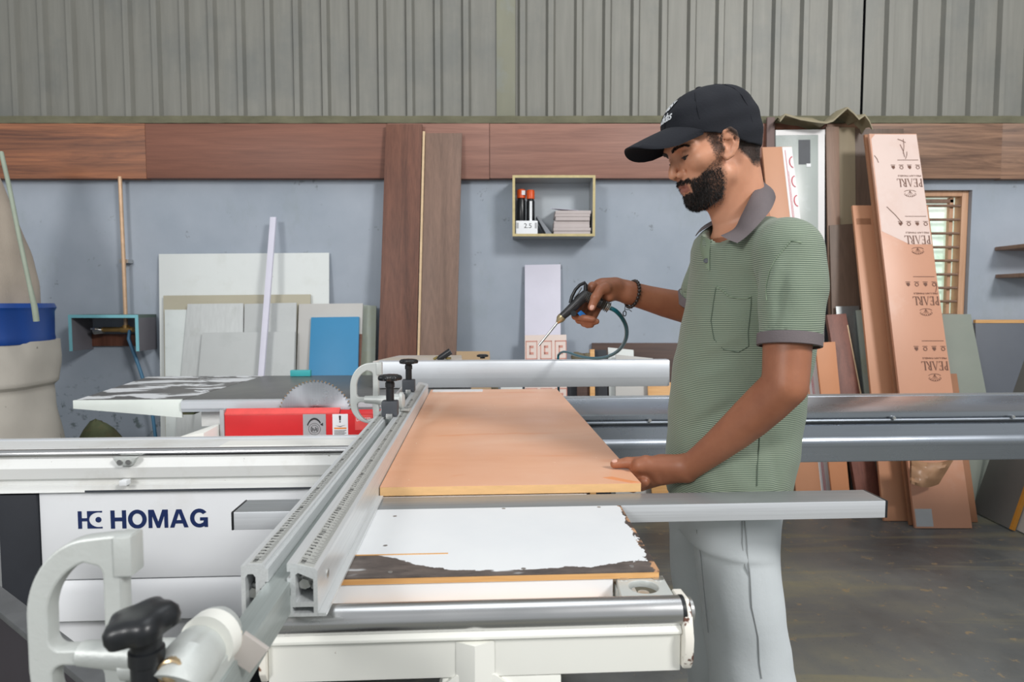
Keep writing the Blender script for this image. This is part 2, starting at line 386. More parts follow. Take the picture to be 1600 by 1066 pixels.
M['bblue'] = pm('blue_laminate', (52, 134, 180), .45, 0, .03, 6); M['lav'] = pm('lavender_white_lath', (214, 212, 226), .5, 0, .03, 6)
GL = 'offcut boards leaning on the left wall'
lean('panel_board', 'widest off-white panel leaning on the blue-grey wall, behind all the other offcuts', 'board', (248, 397), (514, 395), (514, 586), (250, 586), 4.275, 4.08, .012, 'bwhite', GL)
lean('panel_board', 'beige-edged board standing just in front of the widest white panel', 'board', (255, 462), (485, 460), (484, 586), (257, 586), 4.212, 4.0, .012, 'bbeige', GL)
lean('panel_board', 'narrow pale scuffed strip at the left edge of the offcut boards', 'board', (257, 484), (292, 484), (287, 586), (258, 586), 4.175, 3.96, .012, 'bpale', GL)
lean('panel_board', 'streaky grey board with a slanted left edge among the offcuts', 'board', (293, 475), (380, 474), (379, 586), (283, 586), 4.165, 3.93, .012, 'bstreak', GL)
lean('panel_board', 'plain light grey board partly covered by the thin lavender lath', 'board', (382, 475), (463, 473), (461, 586), (380, 586), 4.163, 3.928, .012, 'bgrey', GL)
lean('panel_board', 'lowest and foremost light grey offcut board with scratches, left of the blue board', 'board', (316, 520), (461, 518), (459, 586), (310, 586), 4.10, 3.85, .016, 'bgrey', GL)
lean('panel_board', 'warm grey board standing directly behind the blue board', 'board', (467, 475), (567, 474), (563, 586), (463, 586), 4.18, 3.95, .014, 'bwarm', GL)
lean('panel_board', 'narrow mossy grey-green board between the warm grey board and the brown post board', 'board', (560, 476), (588, 478), (586, 582), (556, 582), 4.24, 4.0, .012, 'bgreen', GL)
lean('panel_board', 'thin brown sliver of board showing right of the blue board', 'board', (545, 522), (566, 522), (563, 582), (542, 582), 4.137, 3.9, .005, 'wdark', GL)
lean('panel_board', 'bright blue laminated board leaning beside the grey offcuts', 'board', (486, 496), (561, 495), (559, 586), (482, 586), 4.14, 3.87, .016, 'bblue', GL)
lean('lath', 'long thin lavender-white lath leaning across the grey offcut boards', 'lath', (422, 339), (431, 339), (412, 586), (403, 586), 4.21, 3.76, .02, 'lav')
lean('post_board', 'tall dark red-brown board leaning upright over the plank band', 'board', (603, 194), (659.6, 194), (650.6, 556), (591, 556), 4.20, 3.98, .022, 'wdark')
lean('post_board', 'tall grey-brown wooden board leaning right beside the dark red-brown one', 'board', (665, 208), (722, 208), (713, 552), (656, 552), 4.20, 3.97, .022, 'wgrey')
lean('edge_lath', 'thin pale raw-edged strip between the two tall brown boards', 'lath', (660.5, 205), (664, 205), (655.5, 552), (652, 552), 4.195, 3.96, .02, 'pale')
# ---- right-hand side
M['orb'] = pm('orange_film_board', (200, 144, 110), .45, 0, .04, 3, st=(1, 1, .5)); M['orb2'] = pm('orange_board_plain', (204, 140, 100), .5, 0, .04, 4)
M['pearl'] = pm('pinkish_film_board', (206, 152, 124), .38, 0, .04, 2.5, st=(1, 1, .6), grime=((226, 200, 186), 1.7, .5, .5))
M['brnedge'] = pm('brown_board_edge', (160, 112, 82), .6, 0, .06, 6)
M['film'] = pm('white_printed_film', (228, 226, 226), .4, 0, .03, 4)
M['wrap'] = pm('plastic_wrapped_panel', (172, 180, 176), .25, 0, .06, 3, st=(3, 3, .6), grime=((206, 212, 214), 2.4, .5, .8))
M['redboard'] = wood('red_brown_board', (104, 64, 54), (134, 84, 70), 2, 3); M['gsheet'] = alu('grey_metal_sheet', (150, 154, 154), .4, 2, .7)
M['ggrey'] = pm('green_grey_board', (136, 142, 132), .6, 0, .04, 4, grime=((150, 150, 138), 3, .5, .5)); M['dgrey'] = pm('dark_grey_laminate', (92, 97, 106), .5, 0, .06, 3)
M['lbgrey'] = pm('grey_floor_panel', (112, 110, 106), .55, 0, .05, 3); M['orangedge'] = pm('orange_edge', (206, 140, 52), .5)
lean('timber_strip', 'mauve-brown strip standing behind the cap, leaning on the plank band', 'strip', (1199, 183), (1211, 183), (1209, 330), (1196, 330), 4.215, 4.06, .02, 'mauve')
o, p = lean('wrapped_panel', 'pale grey panel in clear plastic wrap with a dark label square', 'panel', (1212, 203), (1289, 202), (1288, 600), (1217, 600), 4.2, 4.03, .03, 'wrap')
on_board(p, 'label_square', [(.46, .70, .905, .972)], 'charcoal', o); on_board(p, 'label_corner', [(.62, .71, .898, .907)], 'paperw', o, .0022); on_board(p, 'film_edge', [(.0, 1, .985, .999), (.86, .995, .3, .985)], 'film', o)
GR = 'brown boards leaning on the right wall'
lean('wall_board', 'mid-brown upright board immediately right of the plastic-wrapped panel', 'board', (1290.5, 198), (1311, 198), (1315, 600), (1297, 600), 4.215, 4.06, .018, 'wbrown', GR)
lean('wall_board', 'khaki-olive upright board between the mid-brown and the dark brown one', 'board', (1309, 199), (1336, 199), (1340, 600), (1313, 600), 4.225, 4.09, .016, 'khaki', GR)
lean('wall_board', 'wide dark brown board mostly hidden behind the pinkish lettered board', 'board', (1334, 201), (1412, 201), (1414, 600), (1339, 600), 4.23, 4.12, .012, 'wdeep', GR)
lean('wall_board', 'shorter dark brown board in front of the khaki board', 'board', (1296, 352), (1342, 349), (1346, 600), (1303, 600), 4.165, 3.99, .016, 'wdeep', GR)
o, p = lean('film_board', 'orange leaning board with a white red-printed strip along its right edge', 'board', (1191, 230), (1237, 229), (1302, 762), (1243, 762), 4.13, 3.84, .018, 'orb')
on_board(p, 'printed_strip', [(.67, 1, .001, .999)], 'film', o)
for q in ((.75, .765, .02, .99), (.79, .80, .02, .93)): on_board(p, 'printed_line', [q], 'inkred', o, .0022)
def board_text(p, items, mat, parent, name, proud=.0018):         # items: (text, s0, t0, width, height, upside down, outlines)
    tl, tr, br, bl = p; wv = (br-bl); hv = (tl-bl); Wd, Hd = wv.length, hv.length; ex, ey = wv.normalized(), hv.normalized()
    n = ex.cross(ey); n = n if n.y < 0 else -n
    mb = MB()
    for txt, s0, t0, w, h, rot, sh in items:
        c = bl.lerp(br, s0).lerp(tl.lerp(tr, s0), t0)
        def fn(x, y, z, c=c, rot=rot): return c+(ex*x+ey*y)*(-1 if rot else 1)+n*(proud+z)
        if sh is None: mb.text(txt, fn, w, h, th=.0006)
        else:
            for q in ([[a] for a in sh] if name in ('maker_name', 'shell_emblem') else [sh]): mb.flat(q, fn, .0006)
    return part(name, mb, M[mat], parent)
Wb = (p[2]-p[3]).length
cl = [arc(0, 0, .030, .05, 90, 270, 10)+arc(0, 0, .022, .042, 270, 90, 10)]
for t_ in (.955, .90, .845): board_text(p, [('', .97, t_, 0, 0, False, [[(a*.8, b*.75) for a, b in cl[0]]])], 'inkred', o, 'red_letter', .0026)
lean('film_board', 'orange board edge low down beside the trousers, left of the red-printed strip', 'board', (1196, 460), (1224, 460), (1243, 762), (1224, 762), 4.22, 4.0, .016, 'orb2')
lean('short_board', 'short plain orange board standing before the red-printed strip board', 'board', (1274, 536), (1305, 534), (1327, 762), (1299, 762), 3.88, 3.77, .016, 'orb2')
lean('metal_sheet', 'grey metal sheet behind the short red-brown board', 'sheet', (1306, 479), (1342, 478), (1356, 640), (1320, 640), 4.09, 3.88, .006, 'gsheet')
o, p = lean('short_board', 'short thick red-brown board with a chipped white right edge', 'board', (1292, 492), (1322, 490), (1376, 768), (1338, 768), 4.02, 3.72, .03, 'redboard')
on_board(p, 'chipped_edge', [(.93, .985, .52, .94), (.9, .97, .3, .42)], 'pale', o); on_board(p, 'sticker', [(.45, .8, .03, .09)], 'paperw', o)
lean('thin_board', 'thin grey board left of the orange board in the middle of the right stack', 'board', (1338, 485), (1347, 484), (1373, 770), (1367, 770), 4.07, 3.80, .012, 'bgreen')
lean('thin_board', 'thin warm grey board touching the left edge of the middle orange board', 'board', (1348, 484), (1357, 483), (1380, 770), (1374, 770), 4.075, 3.81, .012, 'bwarm')
o, p = lean('film_board', 'half-height orange board with a strip of tape, behind the lettered board', 'board', (1332, 321), (1450, 321), (1508, 792), (1379, 792), 4.06, 3.62, .018, 'orb')
on_board(p, 'tape_strip', [(.03, .22, .935, .955)], 'brnedge', o)
for q in ((.285, .305, .80, .815), (.29, .31, .62, .635), (.29, .31, .45, .465), (.30, .32, .25, .265)): on_board(p, 'dark_nick', [q], 'inkb', o)
lean('film_board', 'brown-edged board showing as a thin edge left of the lettered board', 'board', (1351, 210), (1428, 210), (1512, 794), (1419, 794), 4.04, 3.55, .018, 'brnedge')
o, p = lean('lettered_board', 'tall pinkish orange board with upside-down PEARL lettering leaning beside the window', 'board', (1358, 209), (1432, 209), (1515, 795), (1427, 795), 4.0, 3.5, .018, 'pearl')
tl, tr, br, bl = p; Wd = (br-bl).length; Hd = (tl-bl).length
def serif_word(word, h):                                          # thick-and-thin serif capitals as outlines
    k = h; T = .15*k; t = .055*k; se = .05*k; x = 0; out = []
    def re(a, b, c, d): out.append([(x+a, b), (x+c, b), (x+c, d), (x+a, d)])
    def stem(a): re(a, 0, a+T, k); re(a-se, 0, a+T+se, t*.7); re(a-se, k-t*.7, a+T+se, k)
    for ch in word:
        if ch == 'P': stem(.06*k); out.append([(x+.2*k+px, py) for px, py in arc(0, .74*k, .33*k, .26*k, -90, 90, 10)+arc(0, .74*k, .2*k, .2*k, 90, -90, 10)]); x += .66*k
        if ch == 'E': stem(.06*k); re(.2*k, 0, .58*k, t); re(.2*k, k-t, .58*k, k); re(.2*k, .48*k, .48*k, .48*k+t); re(.53*k, 0, .58*k, .2*k); re(.53*k, .8*k, .58*k, k); x += .72*k
        if ch == 'A':
            out.append([(x+.05*k, 0), (x+.05*k+t, 0), (x+.4*k, k), (x+.36*k, k)]); out.append([(x+.62*k, 0), (x+.62*k+T, 0), (x+.42*k, k), (x+.34*k, k)])
            re(0, 0, .2*k, t*.7); re(.55*k, 0, .88*k, t*.7); x += .9*k
        if ch == 'R':
            stem(.06*k); out.append([(x+.2*k+px, py) for px, py in arc(0, .76*k, .3*k, .24*k, -90, 90, 10)+arc(0, .76*k, .18*k, .18*k, 90, -90, 10)])
            out.append([(x+.3*k, .52*k), (x+.4*k, .52*k), (x+.76*k, 0), (x+.58*k, 0)]); x += .78*k
        if ch == 'L': stem(.06*k); re(.2*k, 0, .6*k, t); re(.55*k, 0, .6*k, .22*k); x += .68*k
    return out, x
def shift(sh, dx, dy): return [[(a+dx, b+dy) for a, b in s] for s in sh]
def shell(r):                                                     # clam shell emblem in line work
    o = []
    for a in range(-60, 61, 24):
        c = (r*.95*math.sin(math.radians(a)), r*.62*math.cos(math.radians(a)))
        o.append(arc(c[0], c[1], r*.30, r*.24, 200-a, -20-a, 8)+arc(c[0], c[1], r*.24, r*.18, -20-a, 200-a, 8))
    o.append(arc(0, -.1*r, r*1.15, r*.45, 190, 350, 12)+arc(0, -.1*r, r*1.05, r*.36, 350, 190, 12))
    for a in (-38, -13, 13, 38): o.append([(-.02*r, -.4*r), (.03*r, -.4*r), (.03*r+r*.8*math.sin(math.radians(a)), r*.5*math.cos(math.radians(a))), (-.02*r+r*.8*math.sin(math.radians(a)), r*.5*math.cos(math.radians(a)))])
    return o
for k, yy in enumerate((288, 376.5, 468.5, 563.5)):
    t = (795-yy)/(795-209); t = t-.012*(1-t); s1 = .975
    sh, wd_ = serif_word('PEARL', .052); sx = .49*Wd/wd_
    board_text(p, [('', s1, t+.012, 0, 0, True, [[(a*sx, b) for a, b in q] for q in sh])], 'ink', o, 'maker_name')
    board_text(p, [('', s1-.28, t-.026, 0, 0, True, shell(.032))], 'ink', o, 'shell_emblem')
    board_text(p, [('PRE-LAM PANELS', s1-.01, t+.022, .44*Wd, .010, True, None)], 'ink', o, 'small_print')
    for j in range(4):
        s = s1-.02-j*.17
        g = [arc(0, 0, .012, .012, 0, 350, 10), arc(0, 0, .008, .008, 350, 0, 10)] if j % 2 == 0 else [[(-.010, -.010), (.010, -.010), (.010, .0), (0, .012), (-.010, .004)]]
        board_text(p, [('', s-.03, t+.043, 0, 0, True, g+[[(-.014, -.017), (.014, -.017), (.014, -.014), (-.014, -.014)]])], 'ink', o, 'pictogram')
    board_text(p, [('', s1-.02, t+.064, 0, 0, True, [[(0, 0), (.40*Wd, 0), (.40*Wd, .003), (0, .003)]])], 'ink', o, 'small_print')
fp = lambda s, t: bl.lerp(br, s).lerp(tl.lerp(tr, s), t)+Vector((0, -.0006, 0))
part('pale_film', MB().add([fp(.03, .985), fp(.12, .998), fp(.995, .998), fp(.995, .70), fp(.55, .70), fp(.02, .735)]+[fp(a, b)+Vector((0, .0005, 0)) for a, b in ((.03, .985), (.12, .998), (.995, .998), (.995, .70), (.55, .70), (.02, .735))],
     [(0,1,2,3,4,5),(11,10,9,8,7,6)]+[(i, (i+1) % 6, 6+(i+1) % 6, 6+i) for i in range(6)]), pm('pale_pink_film', (226, 202, 192), .35, 0, .03, 4, grime=((214, 180, 164), 3, .5, .6)), o)
on_board(p, 'sticker', [(.02, .32, .004, .045)], 'stgrey', o)
cr = MB(); rr = random.Random(3)                                  # scuffs drawn in black crayon near the top
f = lambda s, t: bl.lerp(br, s).lerp(tl.lerp(tr, s), t)+Vector((0, -.003, 0))
for s0, t0, s1, t1 in ((.62, .97, .68, .935), (.7, .985, .66, .945), (.58, .985, .74, .975), (.74, .95, .69, .93), (.18, .80, .46, .755), (.05, .94, .12, .92), (.97, .60, .93, .575)):
    part('crayon_scuff', MB().tube([f(s0, t0), f((s0+s1)/2+.015, (t0+t1)/2), f(s1, t1)], .0014, 5), M['ink'], o)
# crumpled clear bag stuck near the foot of that board
bg_ = MB(); gn = 9; vs = []
for j in range(gn):
    for i in range(gn):
        s, t = i/(gn-1), j/(gn-1); px, py = 1424+s*66*(1-.35*t), 718+t*38+6*math.sin(3*s)
        q = W(px, py, Y=3.46+.02*math.sin(5*s+3*t)+R.uniform(-.008, .008)); vs.append(q)
bg_.add(vs+[q+Vector((0, .012, 0)) for q in vs], [(j*gn+i, j*gn+i+1, (j+1)*gn+i+1, (j+1)*gn+i) for j in range(gn-1) for i in range(gn-1)]
        + [(gn*gn+j*gn+i, gn*gn+(j+1)*gn+i, gn*gn+(j+1)*gn+i+1, gn*gn+j*gn+i+1) for j in range(gn-1) for i in range(gn-1)])
M['tan'] = pm('tan_crumpled_plastic', (176, 136, 104), .3, 0, .15, 8)
part('torn_film', bg_, M['tan'], o)
lean('small_board', 'small brown offcut edge right of the lettered board above the carriage', 'board', (1476, 584), (1495, 584), (1503, 640), (1484, 640), 3.93, 3.6, .012, 'brnedge')
lean('grey_board', 'green-grey board standing under the window right of the lettered board', 'board', (1468, 491), (1517, 491), (1541, 613), (1488, 613), 4.12, 3.78, .016, 'ggrey')
o, p = lean('dark_sheet', 'dark grey laminate sheet with a raw wood top edge at the right of the frame', 'sheet', (1524, 505), (1760, 505), (1770, 613), (1527, 613), 4.24, 4.1, .018, 'dgrey')
part('wood_edge', MB().slab(p[0]+Vector((0, -.003, .022)), p[1]+Vector((0, -.003, .022)), p[1]+Vector((0, -.003, .0005)), p[0]+Vector((0, -.003, .0005)), .024), M['ply'], o)
BLp, BRp = W(1523, 799, Z=.003), W(1582, 828, Z=.003); lv = W(1606, 560, Y=3.85)-BLp
o = solo('floor_panel', MB().slab(BLp+lv, BRp+lv, BRp, BLp, .018), M['lbgrey'], 'grey panel leaning on edge on the floor at the far right', 'panel', org=(BLp+BRp)/2, bevel=.001)
e = (BRp-BLp).normalized()
part('orange_edge', MB().slab(BRp+lv+e*.001, BRp+lv+e*.02, BRp+e*.02, BRp+e*.001, .02), M['orangedge'], o)
solo('floor_panel', MB().slab(BLp+lv+e*.36+Vector((.03, .03, 0)), BRp+lv+e*.4+Vector((.03, .03, 0)), BRp+e*.4+Vector((.03, .03, 0)), BLp+e*.36+Vector((.03, .03, 0)), .018), M['bwarm'],
     'second panel standing just right of the orange-edged floor panel', 'panel', bevel=.001)
br_ = MB().box(W(1591, 385, Y=4.1).x, W(1700, 385, Y=4.1).x, 4.05, 4.298, W(1591, 388, Y=4.1).z, W(1591, 382, Y=4.1).z)
solo('shelf_board', br_, M['wbrown'], 'upper brown wall shelf board at the right edge of the photo', 'shelf', bevel=.002)
br_ = MB().box(W(1592, 430, Y=4.1).x, W(1700, 430, Y=4.1).x, 4.05, 4.298, W(1591, 433, Y=4.1).z, W(1591, 427, Y=4.1).z)
solo('shelf_board', br_, M['wbrown'], 'lower brown wall shelf board at the right edge of the photo', 'shelf', bevel=.002)
# tarpaulin on the ledge
tp = [(1214, 186), (1222, 178), (1245, 181), (1268, 186), (1286, 191), (1296, 184), (1306, 175), (1318, 168), (1328, 173), (1336, 181), (1345, 179), (1352, 186), (1357, 197)]
rows = 6; vs = []; n = len(tp); M['tarp'] = pm('dusty_beige_tarpaulin', (150, 140, 114), .6, 0, .15, 7, bump=.3, bs=30)
for j in range(rows):
    Y = 4.10+.20*j/(rows-1)
    for i, (px, py) in enumerate(tp):
        q = W(px, py, Y=4.15); vs.append(Vector((q.x, Y, q.z-.05*(1-math.sin(math.pi*min(1, (j+1.2)/rows)))+.01*math.sin(i*2+j*1.7))))
tb = MB().add(vs+[v+Vector((0, 0, -.012)) for v in vs], [(j*n+i, j*n+i+1, (j+1)*n+i+1, (j+1)*n+i) for j in range(rows-1) for i in range(n-1)]
    + [(rows*n+j*n+i, rows*n+(j+1)*n+i, rows*n+(j+1)*n+i+1, rows*n+j*n+i+1) for j in range(rows-1) for i in range(n-1)]
    + [(i+1, i, rows*n+i, rows*n+i+1) for i in range(n-1)])
solo('tarpaulin', tb, M['tarp'], 'crumpled beige tarpaulin lying on the ledge above the leaning boards', 'tarpaulin', ang=60)
# ================================================================== WALL SHELF AND ITS CONTENTS
M['goldedge'] = pm('gilded_ply_edge', (196, 180, 132), .5, .1, .12, 30); M['boxin'] = pm('grey_box_inside', (166, 170, 170), .6, 0, .04, 4)
yf = 4.09; A = W(801, 274, Y=yf); B = W(929.5, 369, Y=yf); tk = .015
x0, x1, z1, z0 = A.x, B.x, A.z, B.z
sh = thing('wall_shelf', 'small open box shelf with gold-coloured edges hung on the wall under the planks', 'shelf', ((x0+x1)/2, WY, z0))
bx = MB().box(x0, x1, yf+.003, WY-.001, z1-tk, z1).box(x0, x1, yf+.003, WY-.001, z0, z0+tk).box(x0, x0+tk, yf+.003, WY-.001, z0+tk, z1-tk).box(x1-tk, x1, yf+.003, WY-.001, z0+tk, z1-tk)
part('box', bx, M['boxin'], sh)
part('back_panel', MB().box(x0+tk, x1-tk, WY-.012, WY-.002, z0+tk, z1-tk), pm('shelf_back', (186, 194, 200), .6, 0, .03, 3), sh)
ed = MB().box(x0-.001, x1+.001, yf, yf+.004, z1-tk, z1+.001).box(x0-.001, x1+.001, yf, yf+.004, z0-.001, z0+tk).box(x0-.001, x0+tk, yf, yf+.004, z0+tk, z1-tk).box(x1-tk, x1+.001, yf, yf+.004, z0+tk, z1-tk)
part('edge_banding', ed, M['goldedge'], sh); zs = z0+tk
M['ocap'] = pm('orange_bottle_cap', (222, 84, 18), .4, 0, .06, 6); M['bottle'] = pm('black_bottle', (22, 23, 26), .3, 0, .1, 8); M['lilac'] = pm('lilac_label', (176, 160, 204), .5)
def bottle(px, py, Y, lab, w):
    c = W(px, py, Y=Y); r = w; b = thing('spray_bottle', lab, 'bottle', (c.x, Y, zs), group='orange-capped bottles on the wall shelf'); h = c.z-zs
    part('bottle_body', MB().ring((c.x, Y, zs), (0, 0, 1), [(r*.9, 0), (r, .004), (r, h-.075), (r*.8, h-.062), (r*.78, h-.058)]), M['bottle'], b, ang=50)
    part('bottle_cap', MB().ring((c.x, Y, zs+h-.058), (0, 0, 1), [(r*.97, 0), (r*.97, .05), (r*.85, .056), (.001, .058)]), M['ocap'], b, ang=50)
    return b, c, r, h
b, c, r, h = bottle(814.5, 296, 4.19, 'black bottle with orange cap against the left side of the wall shelf', .029)
part('cap_label', MB().box(c.x+.002, c.x+.024, c.y-r-.0012, c.y-r+.008, zs+h-.04, zs+h-.012), M['paperw'], b)
b, c, r, h = bottle(829, 297, 4.17, 'black orange-capped bottle with white and lilac label, right of the other bottle', .027)
part('label', MB().box(c.x-.006, c.x+.009, c.y-r-.001, c.y-r+.006, zs+.085, zs+h-.075), M['paperw'], b)
part('lilac_label', MB().box(c.x-.016, c.x+.012, c.y-r-.0016, c.y-r+.008, zs+.055, zs+.085), M['lilac'], b)
A = W(806, 345, Y=4.115); B = W(840, 358, Y=4.115)
bo = solo('small_carton', MB().box(A.x, B.x, 4.112, 4.14, zs, A.z), M['paperw'], 'small white printed carton lying in front of the two bottles', 'box', bevel=.002)
part('print', MB().text('2.5', lambda x, y, z: (A.x+.052+x, 4.1118-z, B.z+.006+y), None, .03), M['inkb'], bo)
for a_ in (A.x+.004, B.x-.018): part('print_band', MB().box(a_, a_+.014, 4.1112, 4.112, B.z+.004, B.z+.04), M['stgrey'], bo)
M['paper'] = pm('paper_edges', (190, 180, 178), .7, 0, .05, 6); M['paper2'] = pm('paper_lilac', (196, 192, 208), .7, 0, .05, 6); M['folder'] = pm('grey_folder', (128, 132, 138), .6, 0, .1, 6)
z = zs; k = 0; zt = W(890, 334, Y=4.13).z
while z < zt:
    hh = R.uniform(.018, .026); dx = R.uniform(-.012, .008)
    xl = W(866, 345, Y=4.13).x+dx; xr = min(W(922, 345, Y=4.13).x+R.uniform(-.006, .004), x1-tk-.002)
    lab = ('lowest', 'second', 'third', 'fourth', 'fifth', 'sixth', 'seventh', 'eighth')[k]+' wad of paper from the bottom of the pile in the wall shelf'
    o = solo('paper_wad', MB().box(xl, xr, 4.105+R.uniform(-.004, .01), 4.27, z, z+hh-.001), M['paper'], lab, 'paper', group='paper wads on the wall shelf', bevel=.001)
    z += hh; k += 1
q = [W(859, 329, Y=4.14), W(888, 334, Y=4.14), W(884, 336, Y=4.14)]
solo('loose_sheet', MB().add([(q[0].x, 4.12, q[0].z+.012), (q[1].x+.06, 4.12, z+.004), (q[1].x+.06, 4.27, z+.005), (q[0].x+.05, 4.27, z+.03), (q[0].x, 4.12, q[0].z+.010), (q[1].x+.06, 4.12, z+.002), (q[1].x+.06, 4.27, z+.003), (q[0].x+.05, 4.27, z+.028)],
     [(0,1,2,3),(7,6,5,4),(0,4,5,1),(1,5,6,2),(2,6,7,3),(3,7,4,0)]), M['paper2'], 'curled lilac-white sheet on top of the paper stack', 'paper')
a, b2 = W(838, 338, Y=4.13), W(861, 360, Y=4.13)
solo('folder', MB().add([(a.x, 4.12, a.z), (a.x+.012, 4.12, a.z+.003), (b2.x+.006, 4.12, zs+.001), (b2.x-.03, 4.12, zs+.001), (a.x, 4.26, a.z), (a.x+.012, 4.26, a.z+.003), (b2.x+.006, 4.26, zs+.001), (b2.x-.03, 4.26, zs+.001)],
     [(0,1,2,3),(7,6,5,4),(0,4,5,1),(1,5,6,2),(2,6,7,3),(3,7,4,0)]), M['folder'], 'grey folder leaning between the bottles and the paper stack', 'folder')
# white panel and printed sheet below the shelf
lean('narrow_panel', 'narrow white panel standing on the wall below the box shelf', 'panel', (820, 414), (876, 413), (876, 560), (820, 560), 4.27, 4.13, .012, 'lav')
M['pinkpaper'] = pm('pink_printed_panel', (222, 205, 196), .6, 0, .03, 5)
o, p = lean('printed_panel', 'pale board with a faded red print of boxes, before the narrow white panel', 'panel', (820, 524), (885, 523), (886, 600), (820, 600), 4.16, 3.98, .012, 'pinkpaper')
rc = []
for r_ in range(4):
    for c_ in range(3):
        s0, s1 = .02+c_*.35, .30+c_*.35; t1 = .965-r_*.145; t0 = t1-.115
        rc += [(s0, s1, t1-.007, t1), (s0, s1, t0, t0+.007), (s0, s0+.02, t0, t1), (s1-.02, s1, t0, t1), (s0+.09, s1-.09, t0+.03, t0+.045), (s0+.09, s0+.12, t0+.03, t1-.03), (s0+.09, s1-.09, t1-.045, t1-.03)]
for q in range(0, len(rc), 7): on_board(p, 'printed_box', rc[q:q+7], 'inkpale', o)
# clutter standing behind the saw, seen over and under the rip fence
M['card'] = pm('cardboard', (176, 150, 118), .75, 0, .06, 5); M['darkwood'] = wood('dark_plank', (60, 42, 36), (84, 60, 50), 0, 3)
M['cloth'] = pm('olive_rag', (112, 104, 84), .9, 0, .2, 12, bump=.5, bs=40)
lean('cardboard_sheet', 'small brown cardboard sheet standing left behind the rip fence', 'cardboard', (713, 549), (765, 549), (768, 620), (712, 620), 4.05, 3.9, .01, 'card')
P0, P1 = W(925, 535, Y=4.2), W(1150, 549, Y=4.2)
lean('wall_rail_board', 'long dark brown board low on the wall behind the outstretched arm', 'board', (925, 536), (1160, 536), (1160, 640), (925, 640), 4.27, 4.2, .02, 'darkwood')
lean('black_case', 'black case standing behind the rip fence beside a raw wood upright', 'case', (929, 547), (948, 547), (950, 640), (929, 640), 4.06, 3.98, .06, 'blackmat', bevel=.004)
lean('timber_upright', 'raw wood upright left of the black case', 'timber', (922, 546), (929, 546), (930, 640), (922, 640), 4.0, 3.93, .04, 'ply')
lean('white_offcut', 'white offcut board right of the black case behind the fence', 'board', (950, 543), (990, 547), (992, 640), (952, 640), 4.13, 4.02, .012, 'bwhite')
lean('white_offcut', 'lower pale offcut board in front of the white one near the shirt', 'board', (962, 554), (1020, 560), (1024, 640), (962, 640), 4.08, 3.96, .012, 'bwarm')
lean('wood_offcut', 'small raw wood board low behind the fence beside the shirt', 'board', (1012, 596), (1052, 598), (1054, 650), (1014, 650), 4.02, 3.9, .014, 'ply')
lean('dark_offcut', 'black board seen under the rip fence left of the raw wood upright', 'board', (890, 565), (921, 566), (921, 640), (890, 640), 4.1, 4.0, .014, 'blackmat')
lean('dark_offcut', 'dark olive board seen under the rip fence behind the cardboard', 'board', (736, 590), (778, 590), (780, 640), (738, 640), 4.1, 4.02, .014, 'cloth')
lean('white_offcut', 'white offcut seen under the rip fence left of the printed board', 'board', (782, 592), (816, 592), (817, 640), (783, 640), 4.12, 4.04, .014, 'bwhite')
rg = MB(); c = W(912, 548, Y=4.02)
for k in range(7): rg.sphere((c.x+R.uniform(-.05, .05), 4.03+R.uniform(-.02, .02), c.z-.05+R.uniform(-.03, .035)), (R.uniform(.03, .05), .03, R.uniform(.03, .05)), 6)
lean('rag_post', 'dark board carrying the olive rag behind the fence', 'board', (902, 552), (921, 552), (921, 640), (902, 640), 4.03, 3.95, .03, 'darkwood')
solo('rag', rg, M['cloth'], 'crumpled olive rag hanging behind the fence below the blow gun', 'rag', ang=60)
# ================================================================== AIR OUTLET BOX, PIPE, HOSE, DUST BAG
M['turq'] = pm('turquoise_edge', (126, 190, 200), .5, 0, .05, 8); M['boxg'] = pm('grey_laminate_box', (112, 110, 116), .55, 0, .06, 5); M['boxtop'] = pm('green_grey_dusty_top', (92, 106, 100), .8, 0, .15, 8)
yf = 4.09; A = W(106, 492, Y=yf); B = W(217.5, 549, Y=yf); x0, x1, z1, z0 = A.x, B.x, A.z, B.z; tk = .02
ob = thing('outlet_box', 'grey three-sided wall box with turquoise front edges around the air outlet', 'box', ((x0+x1)/2, WY, z0))
part('top_panel', MB().box(x0, x1, yf+.003, WY-.001, z1-tk, z1), M['boxtop'], ob); part('side_panel', MB().box(x0, x0+tk, yf+.003, WY-.001, z0, z1-tk), M['boxg'], ob)
part('side_panel', MB().box(x1-tk, x1, yf+.003, WY-.001, z0, z1-tk), M['boxg'], ob)
part('edge_banding', MB().box(x0, x1, yf, yf+.003, z1-tk, z1).box(x0, x0+tk, yf, yf+.003, z0, z1-tk).box(x1-tk, x1, yf, yf+.003, z0, z1-tk), M['turq'], ob)
part('back_strip', MB().box(x0+tk, x1-tk, WY-.016, WY-.001, z0+.02, z0+.1), M['wdark'], ob)
pt = W(187.5, 281, Y=4.235); pb = W(197, 515, Y=4.235)
pp = thing('air_pipe', 'copper-coloured air pipe running down the wall into the outlet box', 'pipe', (pt.x, WY, pb.z-.05))
part('pipe', MB().tube([(pt.x, 4.235, pt.z+.02), (pt.x+.004, 4.236, (pt.z+pb.z)/2), (pb.x, 4.235, pb.z)], .0125, 12), M['brass'], pp)
part('tee_fitting', MB().cyl((pb.x-.16, 4.235, pb.z), (pb.x+.05, 4.235, pb.z), .016).cyl((pb.x-.03, 4.235, pb.z), (pb.x+.03, 4.235, pb.z), .021).cyl((pb.x, 4.235, pb.z), (pb.x, 4.235, pb.z+.03), .02), pm('brass_fitting', (186, 150, 92), .35, .7, .1, 20), pp)
part('valve', MB().cyl((pb.x-.21, 4.235, pb.z-.012), (pb.x-.15, 4.235, pb.z-.004), .022).box(pb.x-.20, pb.x-.17, 4.18, 4.235, pb.z+.0, pb.z+.012), M['zinc'], pp)
